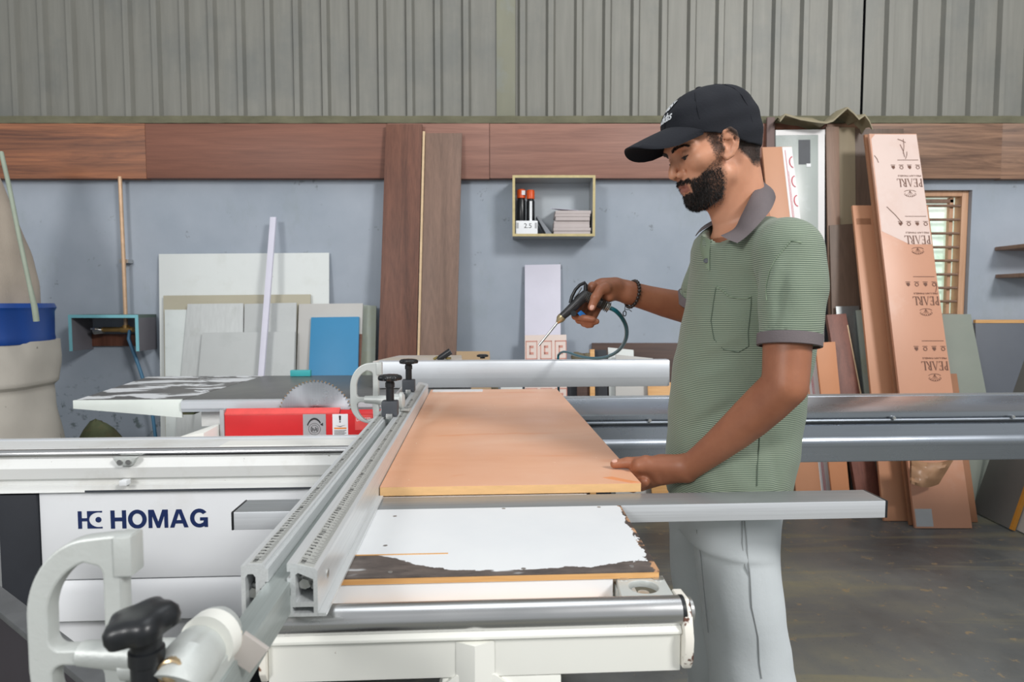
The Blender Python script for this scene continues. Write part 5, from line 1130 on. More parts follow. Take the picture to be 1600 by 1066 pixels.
for s in (-1, 1):                                                 # ears
    er = [Fe*.94-Sd*s*.34, Sd*s*.94+Fe*.34, Ue]
    B.ell(hd(.028, s*.0755, -.004), (.0160, .0055, .028), er, .006); B.ell(hd(.027, s*.0845, .009), (.011, .0035, .012), er, .004)
    hx = [(.039, .076, -.004), (.042, .080, .008), (.035, .086, .0185), (.0235, .0895, .0210), (.0145, .0905, .011), (.0125, .0885, -.004), (.017, .085, -.018), (.027, .080, -.030), (.0385, .0755, -.0335), (.042, .072, -.026)]
    B.chain([hd(a, s*b, c) for a, b, c in hx], [.0026, .0031, .0035, .0037, .0036, .0036, .0040, .0050, .0052, .003], .004)
    B.ell(hd(.0320, s*.0865, -.0115), (.0085, .0085, .0125), er, .003, cut=True)
    B.chain([hd(.0235, s*.0835, .004), hd(.0205, s*.0845, -.010), hd(.0275, s*.081, -.0215)], [.0024]*3, .003); B.ell(hd(.0415, s*.0785, -.012), (.0040, .0040, .0055), HR, .003)
# neck and torso
NB = V3(W(1168, 372, Y=1.42))
B.cone(hd(-.018, 0, -.030), NB+np.array((.0, 0, -.01)), .051, .054, .03); B.cone(hd(.030, 0, -.085), V3(W(1146, 375, Y=1.42)), .022, .033, .03)
B.cone(hd(.050, 0, -.105), V3(W(1130, 355, Y=1.41)), .008, .011, .02)
for s in (-1, 1): B.cone(hd(-.012, s*.045, -.045), V3(W(1138, 372, Y=1.42))+np.array((0, -s*.015, 0)), .012, .012, .02)
rows = [(346, 1122, 1206, .085), (360, 1100, 1226, .125), (372, 1088, 1240, .15), (390, 1083, 1252, .17), (420, 1082, 1264, .18), (470, 1076, 1270, .178), (520, 1066, 1266, .168), (560, 1057, 1261, .160), (600, 1051, 1252, .158), (650, 1047, 1246, .160), (700, 1044, 1239, .163), (740, 1042, 1231, .166), (768, 1044, 1224, .166)]
TA = math.radians(-10)
def trow(y, l, r, ay, g=0): a, b = W(l, y, Y=YT), W(r, y, Y=YT); return (a.z, (a.x+b.x)/2, YT, (b.x-a.x)/2+g, ay+g)
B.loft([trow(*r, g=-.034) for r in rows], TA, 2.2, .03)
SN, SF = V3(W(1238, 386, Y=1.24)), V3(W(1118, 412, Y=1.62))
EN, EF = V3(W(1227, 602, Y=1.195)), V3(W(1128, 490, Y=1.71))
WN, WF = V3(W(1074, 733, Y=1.340)), V3(W(981, 457, Y=1.655))
B.cone(NB, SN, .040, .034, .03); B.cone(NB, SF, .040, .034, .03)
UPN = [SN, SN*.5+EN*.5]; UPF = [SF]
def limb(a, b, r, k=.02, bulge=None):
    n = len(r); B.chain([a+(b-a)*i/(n-1)+(np.array(bulge)*math.sin(math.pi*i/(n-1)) if bulge is not None else 0) for i in range(n)], r, k)
def along(a, b, n, bulge): return [a+(b-a)*i/(n-1)+np.array(bulge)*math.sin(math.pi*i/(n-1)) for i in range(n)]
B.chain(UPN+along(EN, WN, 7, (.002, 0, -.005)), [.044, .0455, .0415, .0415, .0400, .0365, .0325, .0288, .0262], .007)
B.chain(UPF+along(EF, WF, 6, (0, 0, -.006)), [.042, .043, .043, .041, .037, .0325, .0295], .012)
# his left hand, closing on the board's right edge
bx_ = lambda Y: to_w((to_m(W(1004, 757.5, Z=.8985)).x+.002, Y, 0)).x  # x of the board edge near depth Y
HY = 1.362; ex = (982-800)*HY/1000+.004
PK = np.array((ex+.030, HY+.012, .884)); pn = (.55, -.83, .08)
B.chain([WN, WN*.45+PK*.55+np.array((0, 0, .006)), PK], [.0262, .0335, .034], .014, flat=(pn, 1.75))
B.cone(WN+np.array((-.012, .002, .006)), (ex+.022, HY-.012, .912), .021, .0175, .014)              # thumb mound
tb_ = [np.array((ex+.034, HY-.012, .9185)), np.array((ex+.008, HY-.004, .9195)), np.array((ex-.018, HY+.002, .9145)), np.array((ex-.040, HY+.006, .9095))]
tb_[3] = V3(W(960, 723.5, Y=HY+.012)); tb_[3][2] = .9092; tb_[2] = V3(W(981, 721.5, Y=HY+.008)); tb_[2][2] = .9135; tb_[1] = V3(W(1004, 722, Y=HY)); tb_[1][2] = .9165
B.chain(tb_, [.0165, .0132, .0116, .0094], .005); B.ell(tb_[2], (.0125, .0122, .0118), None, .004)
for j, (dy, L, r) in enumerate(((-.030, .050, .0088), (-.009, .056, .0090), (.012, .053, .0086), (.031, .042, .0078))):   # fingers run under the board
    k0 = np.array((ex+.030-.004*j, HY+.014+dy, .878)); k1 = np.array((ex+.008, HY+.018+dy*.95, .8625)); k2 = np.array((ex-.022, HY+.022+dy*.9, .8665)); k3 = np.array((ex-.022-(L-.03), HY+.024+dy*.85, .8690))
    B.chain([k0, k1, k2, k3], [r+.003, r+.0012, r, r-.0012], .005)
# his right hand round the blow gun
GY = 1.625
def g(px, py, dy=0): return V3(W(px, py, Y=GY+dy))
KN = g(930, 450, .045)
B.chain([WF, g(962, 449, .034), g(944, 449, .036)], [.0295, .031, .029], .014, flat=((.15, -.35, 1), 1.22))
B.cone(g(962, 456, .020), g(952, 462, .004), .022, .017, .014)                                      # heel of the hand
B.cone(g(962, 447, .01), g(944, 450, -.014), .018, .0145, .012)
B.chain([g(946, 450, -.016), g(939, 452, -.022), g(930, 466, -.026), g(924.5, 480, -.026)], [.0150, .0132, .0115, .0100], .005); B.ell(g(930.5, 465, -.026), (.0118, .012, .0122), None, .004)
fg = [((926, 448, .020), (910, 468, .030), (899, 494, .016), (914, 497, -.008), (926, 499, -.016)),
      ((934, 446, .040), (917, 470, .045), (905, 500, .026), (921, 502, .000), (932, 502.5, -.010)),
      ((943, 447, .055), (927, 474, .058), (913, 505, .034), (918, 508, .012), (924, 508, .000)),
      ((951, 450, .064), (938, 476, .066), (926, 500, .044), (926, 505, .026), (930, 504, .016))]
for j, pts in enumerate(fg):
    r = (.0092, .0094, .0090, .0080)[j]; B.chain([g(*p) for p in pts], [r+.004, r+.001, r, r-.0006, r-.0016], .005)
    B.ell(g(*pts[2]), (r+.0008,)*3, None, .004)
# legs and feet (inside the trousers)
LN0, LF0 = V3(W(1145, 800, Y=1.40)), V3(W(1125, 800, Y=1.52)); KNn, KNf = V3(W(1172, 1050, Y=1.40)), V3(W(1140, 1050, Y=1.555)); FNn = np.array((.555, 1.40, .075)); FNf = np.array((.53, 1.575, .075))
for a, b, c in ((LN0, KNn, FNn), (LF0, KNf, FNf)):
    B.chain([a+np.array((0, 0, .04)), (a+b)/2, b, b*.6+c*.4, c], [.070, .062, .052, .050, .036], .03); B.cone(c, c+np.array((-.13, 0, -.045)), .034, .026, .03)
Vb, Fb = B.mesh(); del B.D
Vb = smooth_mesh(Vb, Fb, 2, .45); Nb = vnormals(Vb, Fb)
hf, hs, hu = to_hd(Vb); ahs = np.abs(hs)
def sst(x, a, b): t = np.clip((x-a)/(b-a), 0, 1); return t*t*(3-2*t)
on_head = (Vb[:, 2] > 1.40); hf0, hu0 = hf, hu
jit = np.sin(Vb[:, 0]*310+Vb[:, 2]*190)*np.sin(Vb[:, 1]*260-Vb[:, 2]*330)+.6*np.sin(Vb[:, 0]*620-Vb[:, 2]*540); hf = hf+jit*.0012; hu = hu+jit*.0016
cheek = np.where(hf > .059, -.026-(hf-.059)*.80, -.020)
beard = sst(cheek-hu, -.012, .014)*sst(hf, .036, .052)*sst(hu, -.135, -.105)
beard *= 1-sst(hf, .084, .096)*sst(hu, -.084, -.072)              # clear round the mouth, then the moustache
beard *= .62+.38*sst(hf, .055, .085)
must = sst(hf, .092, .100)*sst(-hu, .0450, .0485)*(1-sst(-hu, .0550, .0580))*(1-sst(ahs, .026, .034))
mcor = sst(hf, .080, .092)*(1-sst(hf, .103, .108))*sst(-hu, .046, .056)*(1-sst(-hu, .085, .098))*sst(ahs, .021, .028)*.85
soul = sst(hf, .094, .099)*sst(-hu, .0765, .080)
side = sst(hf, .036, .044)*(1-sst(hf, .056, .068))*sst(hu, -.035, -.010)*sst(ahs, .05, .06)*.9
back = (1-sst(hf-(.002+(hu+.021)*.75), -.006, .006))*sst(hu, -.074, -.052)*.95
top = sst(hu, .030, .040)*(1-sst(hf, .055, .075))
hair = np.clip(np.maximum.reduce([beard, must, mcor*.9, soul, side, back, top])*on_head, 0, 1)
lip = on_head*sst(hf, .094, .100)*(1-sst(ahs, .020, .026))*sst(-hu, .0560, .0585)*(1-sst(-hu, .0735, .0765)); hair *= 1-lip*.9
root_org = Vector((.52, YT, 0))
def mat_skin():
    t = NT('brown_skin')
    at = t.n('ShaderNodeAttribute', attribute_name='hair').outputs['Fac']; al = t.n('ShaderNodeAttribute', attribute_name='lip').outputs['Fac']; aa = t.n('ShaderNodeAttribute', attribute_name='tan').outputs['Fac']
    c = t.ramp(t.noise(9, 5, .6), [(.3, lin((194, 136, 106))), (.7, lin((214, 156, 126)))])
    c2 = t.ramp(t.noise(12, 5, .6), [(.3, lin((140, 88, 64))), (.7, lin((162, 106, 78)))])
    c = t.mix(aa, c, c2); c = t.mix(t.math('MULTIPLY', al, .8), c, lin((128, 74, 68)))
    fine = t.ramp(t.noise(420, 2, .6), [(.35, .35), (.65, 1.0)])
    h = t.math('MULTIPLY', t.ramp(at, [(.12, 0), (.75, 1)]), t.math('MAXIMUM', fine, t.ramp(at, [(.55, 0), (.95, .95)])))
    c = t.mix(h, c, lin((26, 22, 21)))
    t.bump(t.noise(260, 3, .6), .12, .0012)
    return t.out(c, t.math('ADD', .46, t.math('MULTIPLY', at, .25)), 0, Subsurface_Weight=.08, Subsurface_Radius=(.01, .004, .002), Specular_IOR_Level=.42)
M['skin'] = mat_skin()
me = np_mesh('person', Vb, Fb, [M['skin']], root_org)
tan = 1-on_head*1.0
for nm, v in (('hair', hair), ('lip', lip), ('tan', tan)): me.attributes.new(nm, 'FLOAT', 'POINT').data.foreach_set('value', v.astype(f32))
man = bpy.data.objects.new('person', me); COL.objects.link(man); man.location = root_org; ORG[man.name] = root_org
props(man, 'man in black cap and striped green polo shirt aiming a blow gun down', 'person')
def soft_part(name, V, F, mat, parent, label=None): 
    o = bpy.data.objects.new(name, np_mesh(name, V, F, [mat], ORG[parent.name])); COL.objects.link(o); o.parent = parent; ORG[o.name] = ORG[parent.name]
    return props(o, label)
# beard, hair and eyebrows as short strands
M['hair'] = pm('black_hair', (22, 19, 18), .55, 0, .2, 30)
rs = np.random.RandomState(4)
def strands(sel, count, ln, wd, dirv, out=.55):
    I = rs.choice(np.nonzero(sel)[0], count); p = Vb[I]+rs.normal(0, .0006, (count, 3)); n = Nb[I]
    d = n*out+np.array(dirv)+rs.normal(0, .28, (count, 3)); d /= np.linalg.norm(d, axis=1)[:, None]
    s = np.cross(d, n+rs.normal(0, .3, (count, 3))); s /= np.maximum(np.linalg.norm(s, axis=1), 1e-6)[:, None]
    L = (ln*rs.uniform(.6, 1.2, count))[:, None]; m = MB()
    tri = np.stack([p-s*wd-n*.0006, p+s*wd-n*.0006, p+d*L], 1).reshape(-1, 3)
    m.v = [tuple(q) for q in tri]; m.f = [(3*i, 3*i+1, 3*i+2) for i in range(count)]; return m
dn = -Ud*.9+Fd*.15
m1 = strands((hair > .6) & on_head & (hu < -.045) & (hf > .03), 9000, .0062, .00042, dn, .6)
m2 = strands((hair > .25) & (hair <= .75) & on_head & (hf > .0), 2600, .0030, .0003, dn, .35); m1.add(m2.v, m2.f)
m2 = strands((must+mcor > .5) & on_head, 1800, .0055, .0004, -Ud*.8, .35); m1.add(m2.v, m2.f)
part('beard', m1, M['hair'], man, ang=0, kind='stuff')
m1 = strands((hair > .4) & on_head & (hf < .0) & (hu < .02), 3500, .0035, .0004, -Ud*1.0, .3); m2 = strands((side > .4) & on_head, 900, .0035, .00035, -Ud, .3); m1.add(m2.v, m2.f)
part('short_hair', m1, M['hair'], man, ang=0, kind='stuff')
hI = np.nonzero(on_head & (hf > .05))[0]; HV = Vb[hI]
for s in (1, -1):
    bm_ = MB(); crv = [(.120, .010, .0130), (.118, .020, .0175), (.114, .032, .0190), (.105, .044, .0175), (.098, .051, .0125)]
    for k in range(520):
        t = rs.uniform(0, 3.999); i = int(t); a, b = np.array(crv[i]), np.array(crv[i+1]); q = a+(b-a)*(t-i); q[2] += rs.normal(0, .0013*(1.1-t/6))
        w_ = hd(q[0], s*q[1], q[2]); j = hI[((HV-w_)**2).sum(1).argmin()]; p = Vb[j]; n = Nb[j]
        d = Sd*s*.7-Fd*.35+Ud*.2+n*.45+rs.normal(0, .12, 3); d /= np.linalg.norm(d); c_ = np.cross(d, n); c_ /= max(np.linalg.norm(c_), 1e-6)
        bm_.add([p-c_*.0006, p+c_*.0006, p+d*.0062+n*.0006], [(0, 1, 2)])
    part('eyebrow', bm_, M['hair'], man, ang=0, kind='stuff')
    e = part('eye', MB().sphere(hd(.0946, s*.0325, -.0034), .0120, 12), pm('eye_white', (120, 104, 94), .4), man, ang=80)
    part('iris', MB().sphere(hd(.1035, s*.0325, -.0060), (.0052,)*3, 8), pm('dark_iris', (34, 22, 16), .2), e, ang=80)
    part('eyelashes', MB().tube([hd(.1060, s*.0205, -.0030), hd(.1085, s*.028, -.0042), hd(.1080, s*.037, -.0046), hd(.1020, s*.0445, -.0032)], [.0008, .0013, .0015, .0008], 6), M['hair'], e)
M['nail'] = pm('finger_nail', (206, 160, 142), .3, 0, .03, 20)
def nail(c, d, n, L=.0075, w=.0058):
    d, n = Vector(d).normalized(), Vector(n); n = (n-d*n.dot(d)).normalized(); s = d.cross(n); mb = MB().sphere((0, 0, 0), (L, w, .0022), 8)
    mb.v = [tuple(Vector(c)+d*p[0]+s*p[1]+n*p[2]) for p in mb.v]; return mb
d = tb_[3]-tb_[2]; part('thumb_nail', nail(Vector(tb_[3])+Vector((0, -.0035, .0078)), d, (0, -.45, .9)), M['nail'], man, ang=80)
d = g(924.5, 480, -.026)-g(930, 466, -.026); part('thumb_nail', nail(Vector(g(924.8, 481, -.026))+Vector((-.001, -.0090, .001)), d, (-.1, -1, .15)), M['nail'], man, ang=80)
# ------------------------------------------------------------------ polo shirt
def mat_shirt():
    t = NT('striped_green_knit'); x, y, z = t.xyz()
    w = t.math('ADD', z, t.math('MULTIPLY', t.noise(5, 3, .5), .012))
    s = t.math('SINE', t.math('MULTIPLY', w, 2*math.pi/.0039))
    c = t.ramp(t.math('ADD', t.math('MULTIPLY', s, .5), .5), [(.25, lin((80, 95, 82))), (.75, lin((148, 160, 140)))])
    c = t.mix(t.ramp(t.noise(4, 4, .6), [(.5, 0), (.75, .25)]), c, lin((120, 122, 104)))
    t.bump(t.noise(16, 5, .6, (1, 1, .6)), .25, .012)
    return t.out(c, .85, 0, Sheen_Weight=.15)
S = Field(axis((.30, .78, .0042)), axis((1.08, 1.84, .0042)), axis((.80, 1.50, .0042)))
def srow(y, l, r, ay): return trow(y, l, r, ay)
S.loft([srow(*r) for r in rows], TA, 2.25, .02)
S.cone(NB+np.array((.008, -.01, -.022)), SN+np.array((-.008, .008, .0)), .056, .058, .035); S.cone(NB+np.array((.004, 0, -.025)), SF+np.array((0, -.01, -.005)), .052, .054, .035)
CN, CF = V3(W(1233, 541, Y=1.207)), V3(W(1087, 478, Y=1.668))
S2 = Field(*S.ax)
S2.chain([SN+np.array((-.004, 0, -.014)), SN*.55+CN*.45+np.array((.003, 0, 0)), CN], [.064, .0635, .0535], .012); S2.chain([SF, CF], [.060, .053], .012)
ax_ = (CN-SN)/np.linalg.norm(CN-SN)
def trim_end(Fl, C, A, R):                                        # cut a sleeve off square and hollow its end
    A = A/np.linalg.norm(A)
    def half(X, Y, Z):
        h = (X-C[0])*A[0]+(Y-C[1])*A[1]+(Z-C[2])*A[2]; q = (X-C[0])**2+(Y-C[1])**2+(Z-C[2])**2
        return np.maximum(-h, np.sqrt(np.maximum(q-h*h, 0))-.11)
    Fl.put(half, C-.13, C+.13, .003, cut=True); Fl.cone(C-A*.03, C+A*.05, R, R, .004, cut=True)
# folds pressed into the cloth
def fold(pts, r, depth, k=.02, cutit=True):
    S.chain([V3(p) for p in pts], [r]*len(pts), k, cut=cutit)
yn = YT-.185
def tp3(px, py, Y): return V3(W(px, py, Y=Y))
trim_end(S2, CN, ax_, .0495); trim_end(S2, CF, CF-SF, .050)
hh_ = np.maximum(.010-np.abs(S.D-S2.D), 0)/.010; S.D = np.minimum(S.D, S2.D)-hh_*hh_*.0025; del S2, hh_
S.cone(hd(-.01, 0, -.06), NB+np.array((-.004, 0, -.03)), .062, .070, .008, cut=True)               # neck opening
S.cone(tp3(1125, 352, 1.40), tp3(1117, 385, 1.37), .036, .014, .01, cut=True); S.cone(tp3(1146, 340, 1.37), tp3(1124, 368, 1.33), .034, .022, .01, cut=True)
Vs, Fs = S.mesh(); del S.D; Vs = smooth_mesh(Vs, Fs, 2, .5); Ns = vnormals(Vs, Fs)
# soft creases: sleeve draws, belly drape, armpit folds
P = Vs; dsp = np.zeros(len(P))
def crease(a, b, width, amp):                                     # a groove or ridge along a line between two surface points
    global dsp
    a, b = V3(a), V3(b); ab = b-a; t = np.clip(((P-a) @ ab)/(ab @ ab), 0, 1); d = np.linalg.norm(P-a-t[:, None]*ab, axis=1)
    dsp += 1.5*amp*np.exp(-(d/width)**2)*np.sin(np.clip(t, .04, .96)*math.pi)**.6
for a, b, w, am in (((1180, 470, 1.26), (1194, 405, 1.23), .010, -.004), ((1188, 500, 1.25), (1190, 430, 1.23), .008, -.003), ((1130, 400, 1.3), (1185, 430, 1.25), .012, .003), ((1120, 420, 1.3), (1180, 445, 1.25), .010, -.003), ((1070, 560, 1.36), (1170, 520, 1.27), .012, .003), ((1080, 740, 1.34), (1180, 700, 1.28), .010, .004), ((1215, 400, 1.18), (1195, 480, 1.2), .012, .004), ((1228, 420, 1.18), (1205, 520, 1.17), .010, -.004), ((1250, 430, 1.18), (1240, 520, 1.17), .012, .004),
                    ((1105, 425, 1.31), (1130, 470, 1.27), .008, -.005), ((1095, 400, 1.36), (1110, 440, 1.31), .008, -.006), ((1120, 470, 1.27), (1180, 480, 1.25), .006, .003), ((1100, 500, 1.29), (1110, 540, 1.29), .010, .003),
                    ((1060, 600, 1.36), (1180, 560, 1.26), .014, .004), ((1055, 680, 1.36), (1190, 610, 1.26), .014, -.005), ((1070, 700, 1.34), (1200, 650, 1.26), .012, .004), ((1100, 720, 1.3), (1230, 690, 1.3), .014, -.004), ((1200, 700, 1.3), (1215, 770, 1.3), .012, -.004), ((1060, 500, 1.4), (1100, 620, 1.3), .016, -.003)):
    crease(W(a[0], a[1], Y=a[2]), W(b[0], b[1], Y=b[2]), w, am)
dsp += .0012*np.sin(P[:, 2]*60+P[:, 0]*35)*np.sin(P[:, 0]*48-P[:, 1]*30)
Vs = Vs+Ns*dsp[:, None]
M['shirt'] = mat_shirt(); M['collar'] = pm('grey_brown_collar', (104, 96, 98), .85, 0, .08, 12, bump=.2, bs=300)
shirt = soft_part('polo_shirt', Vs, Fs, M['shirt'], man)
def loop_band(top, low, th, nseg=6, closed=False):                # cloth strip through matching top and low points
    def cat(P_, n):
        P_ = [V3(p) for p in P_]; out = []
        for i in range(len(P_)-1):
            p0, p1, p2, p3 = P_[max(i-1, 0)], P_[i], P_[i+1], P_[min(i+2, len(P_)-1)]
            for k in range(n): t = k/n; out.append(.5*(2*p1+(p2-p0)*t+(2*p0-5*p1+4*p2-p3)*t*t+(3*p1-p0-3*p2+p3)*t**3))
        return out+[P_[-1]]
    a, b = cat(top, nseg), cat(low, nseg); n = len(a); J = 6; vs = []
    cen = sum(a)/n
    for off in (0, th):
        for i in range(n):
            for j in range(J):
                q = a[i]+(b[i]-a[i])*j/(J-1); o = q-cen; o[2] *= .3; o = o/np.linalg.norm(o); vs.append(q+o*(.008*math.sin(math.pi*j/(J-1))-off))
    f = lambda s, i, j: s*n*J+i*J+j; fs = []
    for i in range(n-1):
        for j in range(J-1): fs += [(f(0, i, j), f(0, i, j+1), f(0, i+1, j+1), f(0, i+1, j)), (f(1, i, j), f(1, i+1, j), f(1, i+1, j+1), f(1, i, j+1))]
        fs += [(f(0, i, 0), f(0, i+1, 0), f(1, i+1, 0), f(1, i, 0)), (f(0, i, J-1), f(1, i, J-1), f(1, i+1, J-1), f(0, i+1, J-1))]
    for i in (0, n-1): fs += [(f(0, i, j), f(1, i, j), f(1, i, j+1), f(0, i, j+1)) for j in range(J-1)]
    return MB().add(vs, fs)
ctop = [(1126, 368, 1.315), (1147, 357, 1.325), (1158, 337, 1.332), (1176, 303, 1.35), (1190, 284, 1.41), (1186, 292, 1.46), (1160, 318, 1.49), (1131, 334, 1.485), (1118, 343, 1.45), (1112, 352, 1.42)]
clow = [(1152, 380, 1.262), (1166, 370, 1.262), (1184, 352, 1.270), (1205, 327, 1.31), (1212, 307, 1.42), (1200, 318, 1.50), (1150, 340, 1.545), (1112, 351, 1.545), (1096, 356, 1.50), (1086, 369, 1.45)]
col_ = part('collar', loop_band([W(a, b, Y=c) for a, b, c in ctop], [W(a, b, Y=c) for a, b, c in clow], .003), M['collar'], man, ang=70, label='grey-brown shirt collar')
def cuff(C, A, R, w=.022):
    A = A/np.linalg.norm(A); return MB().ring(Vector(C-A*w), Vector(A), [(R-.004, 0), (R, 0), (R+.0006, .004), (R+.0004, w), (R-.004, w+.001), (R-.005, .004)], 40)
cf = part('sleeve_cuff', cuff(CN, ax_, .0578), M['collar'], man, ang=50); part('sleeve_cuff', cuff(CF, CF-SF, .0565), M['collar'], man, ang=50)
# placket, button and chest pocket seam, laid on the cloth
def snap(px, py, Y, off=.0012):
    d = np.array(ray(px, py)); o = np.array((0, 0, H)); d = d/np.linalg.norm(d)
    q = Vs-o; t = q @ d; dist = np.linalg.norm(q-t[:, None]*d, axis=1); c = np.nonzero(dist < .006)[0]
    j = c[t[c].argmin()] if len(c) else dist.argmin()
    return Vector(Vs[j]+Ns[j]*off)
def seam(name, pts, r, mat, parent): return part(name, MB().tube([snap(*p) for p in pts], r, 6), mat, parent, ang=60)
M['seam'] = pm('shirt_seam', (94, 108, 94), .9, 0, .1, 30); M['facing'] = pm('pale_green_facing', (130, 146, 124), .85, 0, .06, 20)
seam('pocket_seam', [(1116, 446, 1.3), (1124, 454, 1.3), (1136, 461, 1.3), (1150, 465, 1.3), (1163, 466, 1.3), (1171, 464, 1.3)], .0011, M['facing'], shirt)
seam('pocket_seam', [(1171, 464, 1.3), (1172, 480, 1.3), (1173, 500, 1.3), (1173, 520, 1.3), (1172, 545, 1.3)], .0009, M['seam'], shirt)
seam('pocket_seam', [(1116, 448, 1.3), (1112, 470, 1.3), (1108, 500, 1.3), (1112, 530, 1.3), (1128, 548, 1.3), (1150, 553, 1.3), (1172, 545, 1.3)], .0008, M['seam'], shirt)
seam('shoulder_seam', [(1254, 376, 1.25), (1238, 374, 1.2), (1222, 386, 1.2), (1208, 402, 1.2), (1198, 422, 1.2), (1193, 448, 1.2), (1193, 470, 1.2)], .0010, M['facing'], shirt)
seam('side_seam', [(1192, 660, 1.3), (1189, 700, 1.3), (1187, 730, 1.3), (1186, 762, 1.3)], .0009, M['seam'], shirt)
pl = [snap(1094, 366, 1.4, .002), snap(1092, 385, 1.4, .002), snap(1096, 405, 1.4, .002), snap(1102, 420, 1.4, .002)]; pr_ = [snap(1110, 372, 1.4, .002), snap(1106, 388, 1.4, .002), snap(1106, 405, 1.4, .002), snap(1107, 420, 1.4, .002)]
vs = [p for q in zip(pl, pr_) for p in q]; n = len(vs)
part('placket', MB().add(vs+[p+Vector((.002, .003, 0)) for p in vs], [(2*i, 2*i+1, 2*i+3, 2*i+2) for i in range(3)]+[(n+2*i, n+2*i+2, n+2*i+3, n+2*i+1) for i in range(3)]+[(0, 2, n+2, n), (2, 4, n+4, n+2), (4, 6, n+6, n+4), (1, n+1, n+3, 3), (3, n+3, n+5, 5), (5, n+5, n+7, 7)]), M['facing'], shirt, ang=60)
b_ = snap(1102, 406, 1.4, .003); part('button', MB().ring(b_, (-.5, -.8, .2), [(.0052, 0), (.0052, .0018), (.003, .0024), (.001, .002)], 14), M['charcoal'], shirt)
# ------------------------------------------------------------------ trousers and shoes
T = Field(axis((.22, .78, .005)), axis((1.14, 1.80, .005)), axis((.02, 1.04, .005)))
def leg(rw, Y, ay):
    out = []
    for y, l, r in rw: a, b = W(l, y, Y=Y), W(r, y, Y=Y); out.append((a.z, (a.x+b.x)/2, Y, (b.x-a.x)/2, ay))
    return out
ln = leg([(775, 1076, 1214), (815, 1082, 1212), (850, 1086, 1212), (900, 1092, 1215), (960, 1099, 1221), (1000, 1104, 1229), (1030, 1108, 1231), (1066, 1112, 1240)], 1.405, .098)
lf = leg([(775, 1046, 1190), (815, 1047, 1185), (860, 1048, 1180), (900, 1050, 1176), (960, 1057, 1178), (1010, 1066, 1186), (1066, 1078, 1198)], 1.55, .094)
ext = lambda L, c, w: [(.03, c[0]-.01, c[1], w, w)]+[(.25, (c[0]+min(L)[1])/2, (c[1]+min(L)[2])/2, w*1.06, w*1.05)]+L
T.loft(ext(ln, FNn, .088), 0, 2.2, .012); T.loft(ext(lf, FNf, .086), 0, 2.2, .012)
a, b = W(1048, 790, Y=1.45), W(1214, 790, Y=1.45); T.loft([(W(800, y, Y=YT).z, (W(l, y, Y=YT).x+W(r, y, Y=YT).x)/2, YT+.012, (W(r, y, Y=YT).x-W(l, y, Y=YT).x)/2-.008, .152) for y, l, r in ((660, 1047, 1244), (740, 1043, 1231), (790, 1046, 1218), (835, 1060, 1205))], TA*.5, 2.2, .02)
Vt, Ft = T.mesh(); del T.D; Vt = smooth_mesh(Vt, Ft, 2, .5); Nt = vnormals(Vt, Ft); P = Vt; dsp = np.zeros(len(P))
for a, b, w, am in (((1110, 840, 1.3), (1130, 1060, 1.3), .016, .006), ((1150, 980, 1.28), (1210, 1020, 1.28), .012, .006), ((1130, 940, 1.28), (1190, 1000, 1.28), .012, -.005), ((1190, 1010, 1.28), (1235, 990, 1.3), .010, -.006), ((1140, 1040, 1.28), (1230, 1060, 1.28), .014, .005),
                    ((1160, 830, 1.28), (1150, 920, 1.28), .012, .004), ((1060, 900, 1.45), (1085, 980, 1.44), .014, .005), ((1075, 960, 1.44), (1095, 1060, 1.44), .014, -.006), ((1100, 860, 1.3), (1120, 980, 1.28), .012, -.004), ((1205, 880, 1.3), (1215, 980, 1.3), .012, .004)):
    crease(W(a[0], a[1], Y=a[2]), W(b[0], b[1], Y=b[2]), w, am)
dsp += .0018*np.sin(P[:, 2]*30+P[:, 0]*42)*np.sin(P[:, 0]*38-P[:, 2]*12+P[:, 1]*25)
Vt = Vt+Nt*dsp[:, None]; Vs_, Ns_ = Vs, Ns; Vs, Ns = Vt, Nt
M['trouser'] = pm('pale_grey_cotton', (204, 210, 213), .85, 0, .03, 5, bump=.15, bs=90, grime=((160, 158, 146), 4, .55, .5)); M['tseam'] = pm('trouser_seam', (164, 168, 170), .9, 0, .05, 20)
tr = soft_part('trousers', Vt, Ft, M['trouser'], man)
seam('side_seam', [(1166, 818, 1.3), (1170, 860, 1.3), (1172, 905, 1.3), (1177, 950, 1.3), (1184, 1000, 1.3), (1191, 1040, 1.3), (1194, 1062, 1.3)], .0013, M['tseam'], tr)
seam('pocket_seam', [(1159, 818, 1.3), (1163, 850, 1.3), (1166, 890, 1.3), (1171, 906, 1.3)], .0011, M['tseam'], tr)
seam('crease_line', [(1085, 830, 1.3), (1092, 870, 1.3), (1098, 930, 1.3), (1104, 990, 1.3)], .0010, M['tseam'], tr)
Vs, Ns = Vs_, Ns_
for c_ in (FNn, FNf):
    sh_ = MB(); rws = [(.10, .040, .075), (.05, .046, .085), (-.02, .046, .075), (-.09, .046, .055), (-.15, .040, .042), (-.185, .022, .030)]; n = 16; vs = []
    for dx, w, h in rws: vs += [(c_[0]+dx, c_[1]+w*math.cos(2*math.pi*k/n), max(.002, h*.5+h*.5*math.sin(2*math.pi*k/n))) for k in range(n)]
    sh_.add(vs, [(i*n+k, i*n+(k+1) % n, (i+1)*n+(k+1) % n, (i+1)*n+k) for i in range(5) for k in range(n)]+[tuple(range(n))[::-1], tuple(range(5*n, 6*n))])
    part('shoe', sh_, M['black'], man, ang=60)
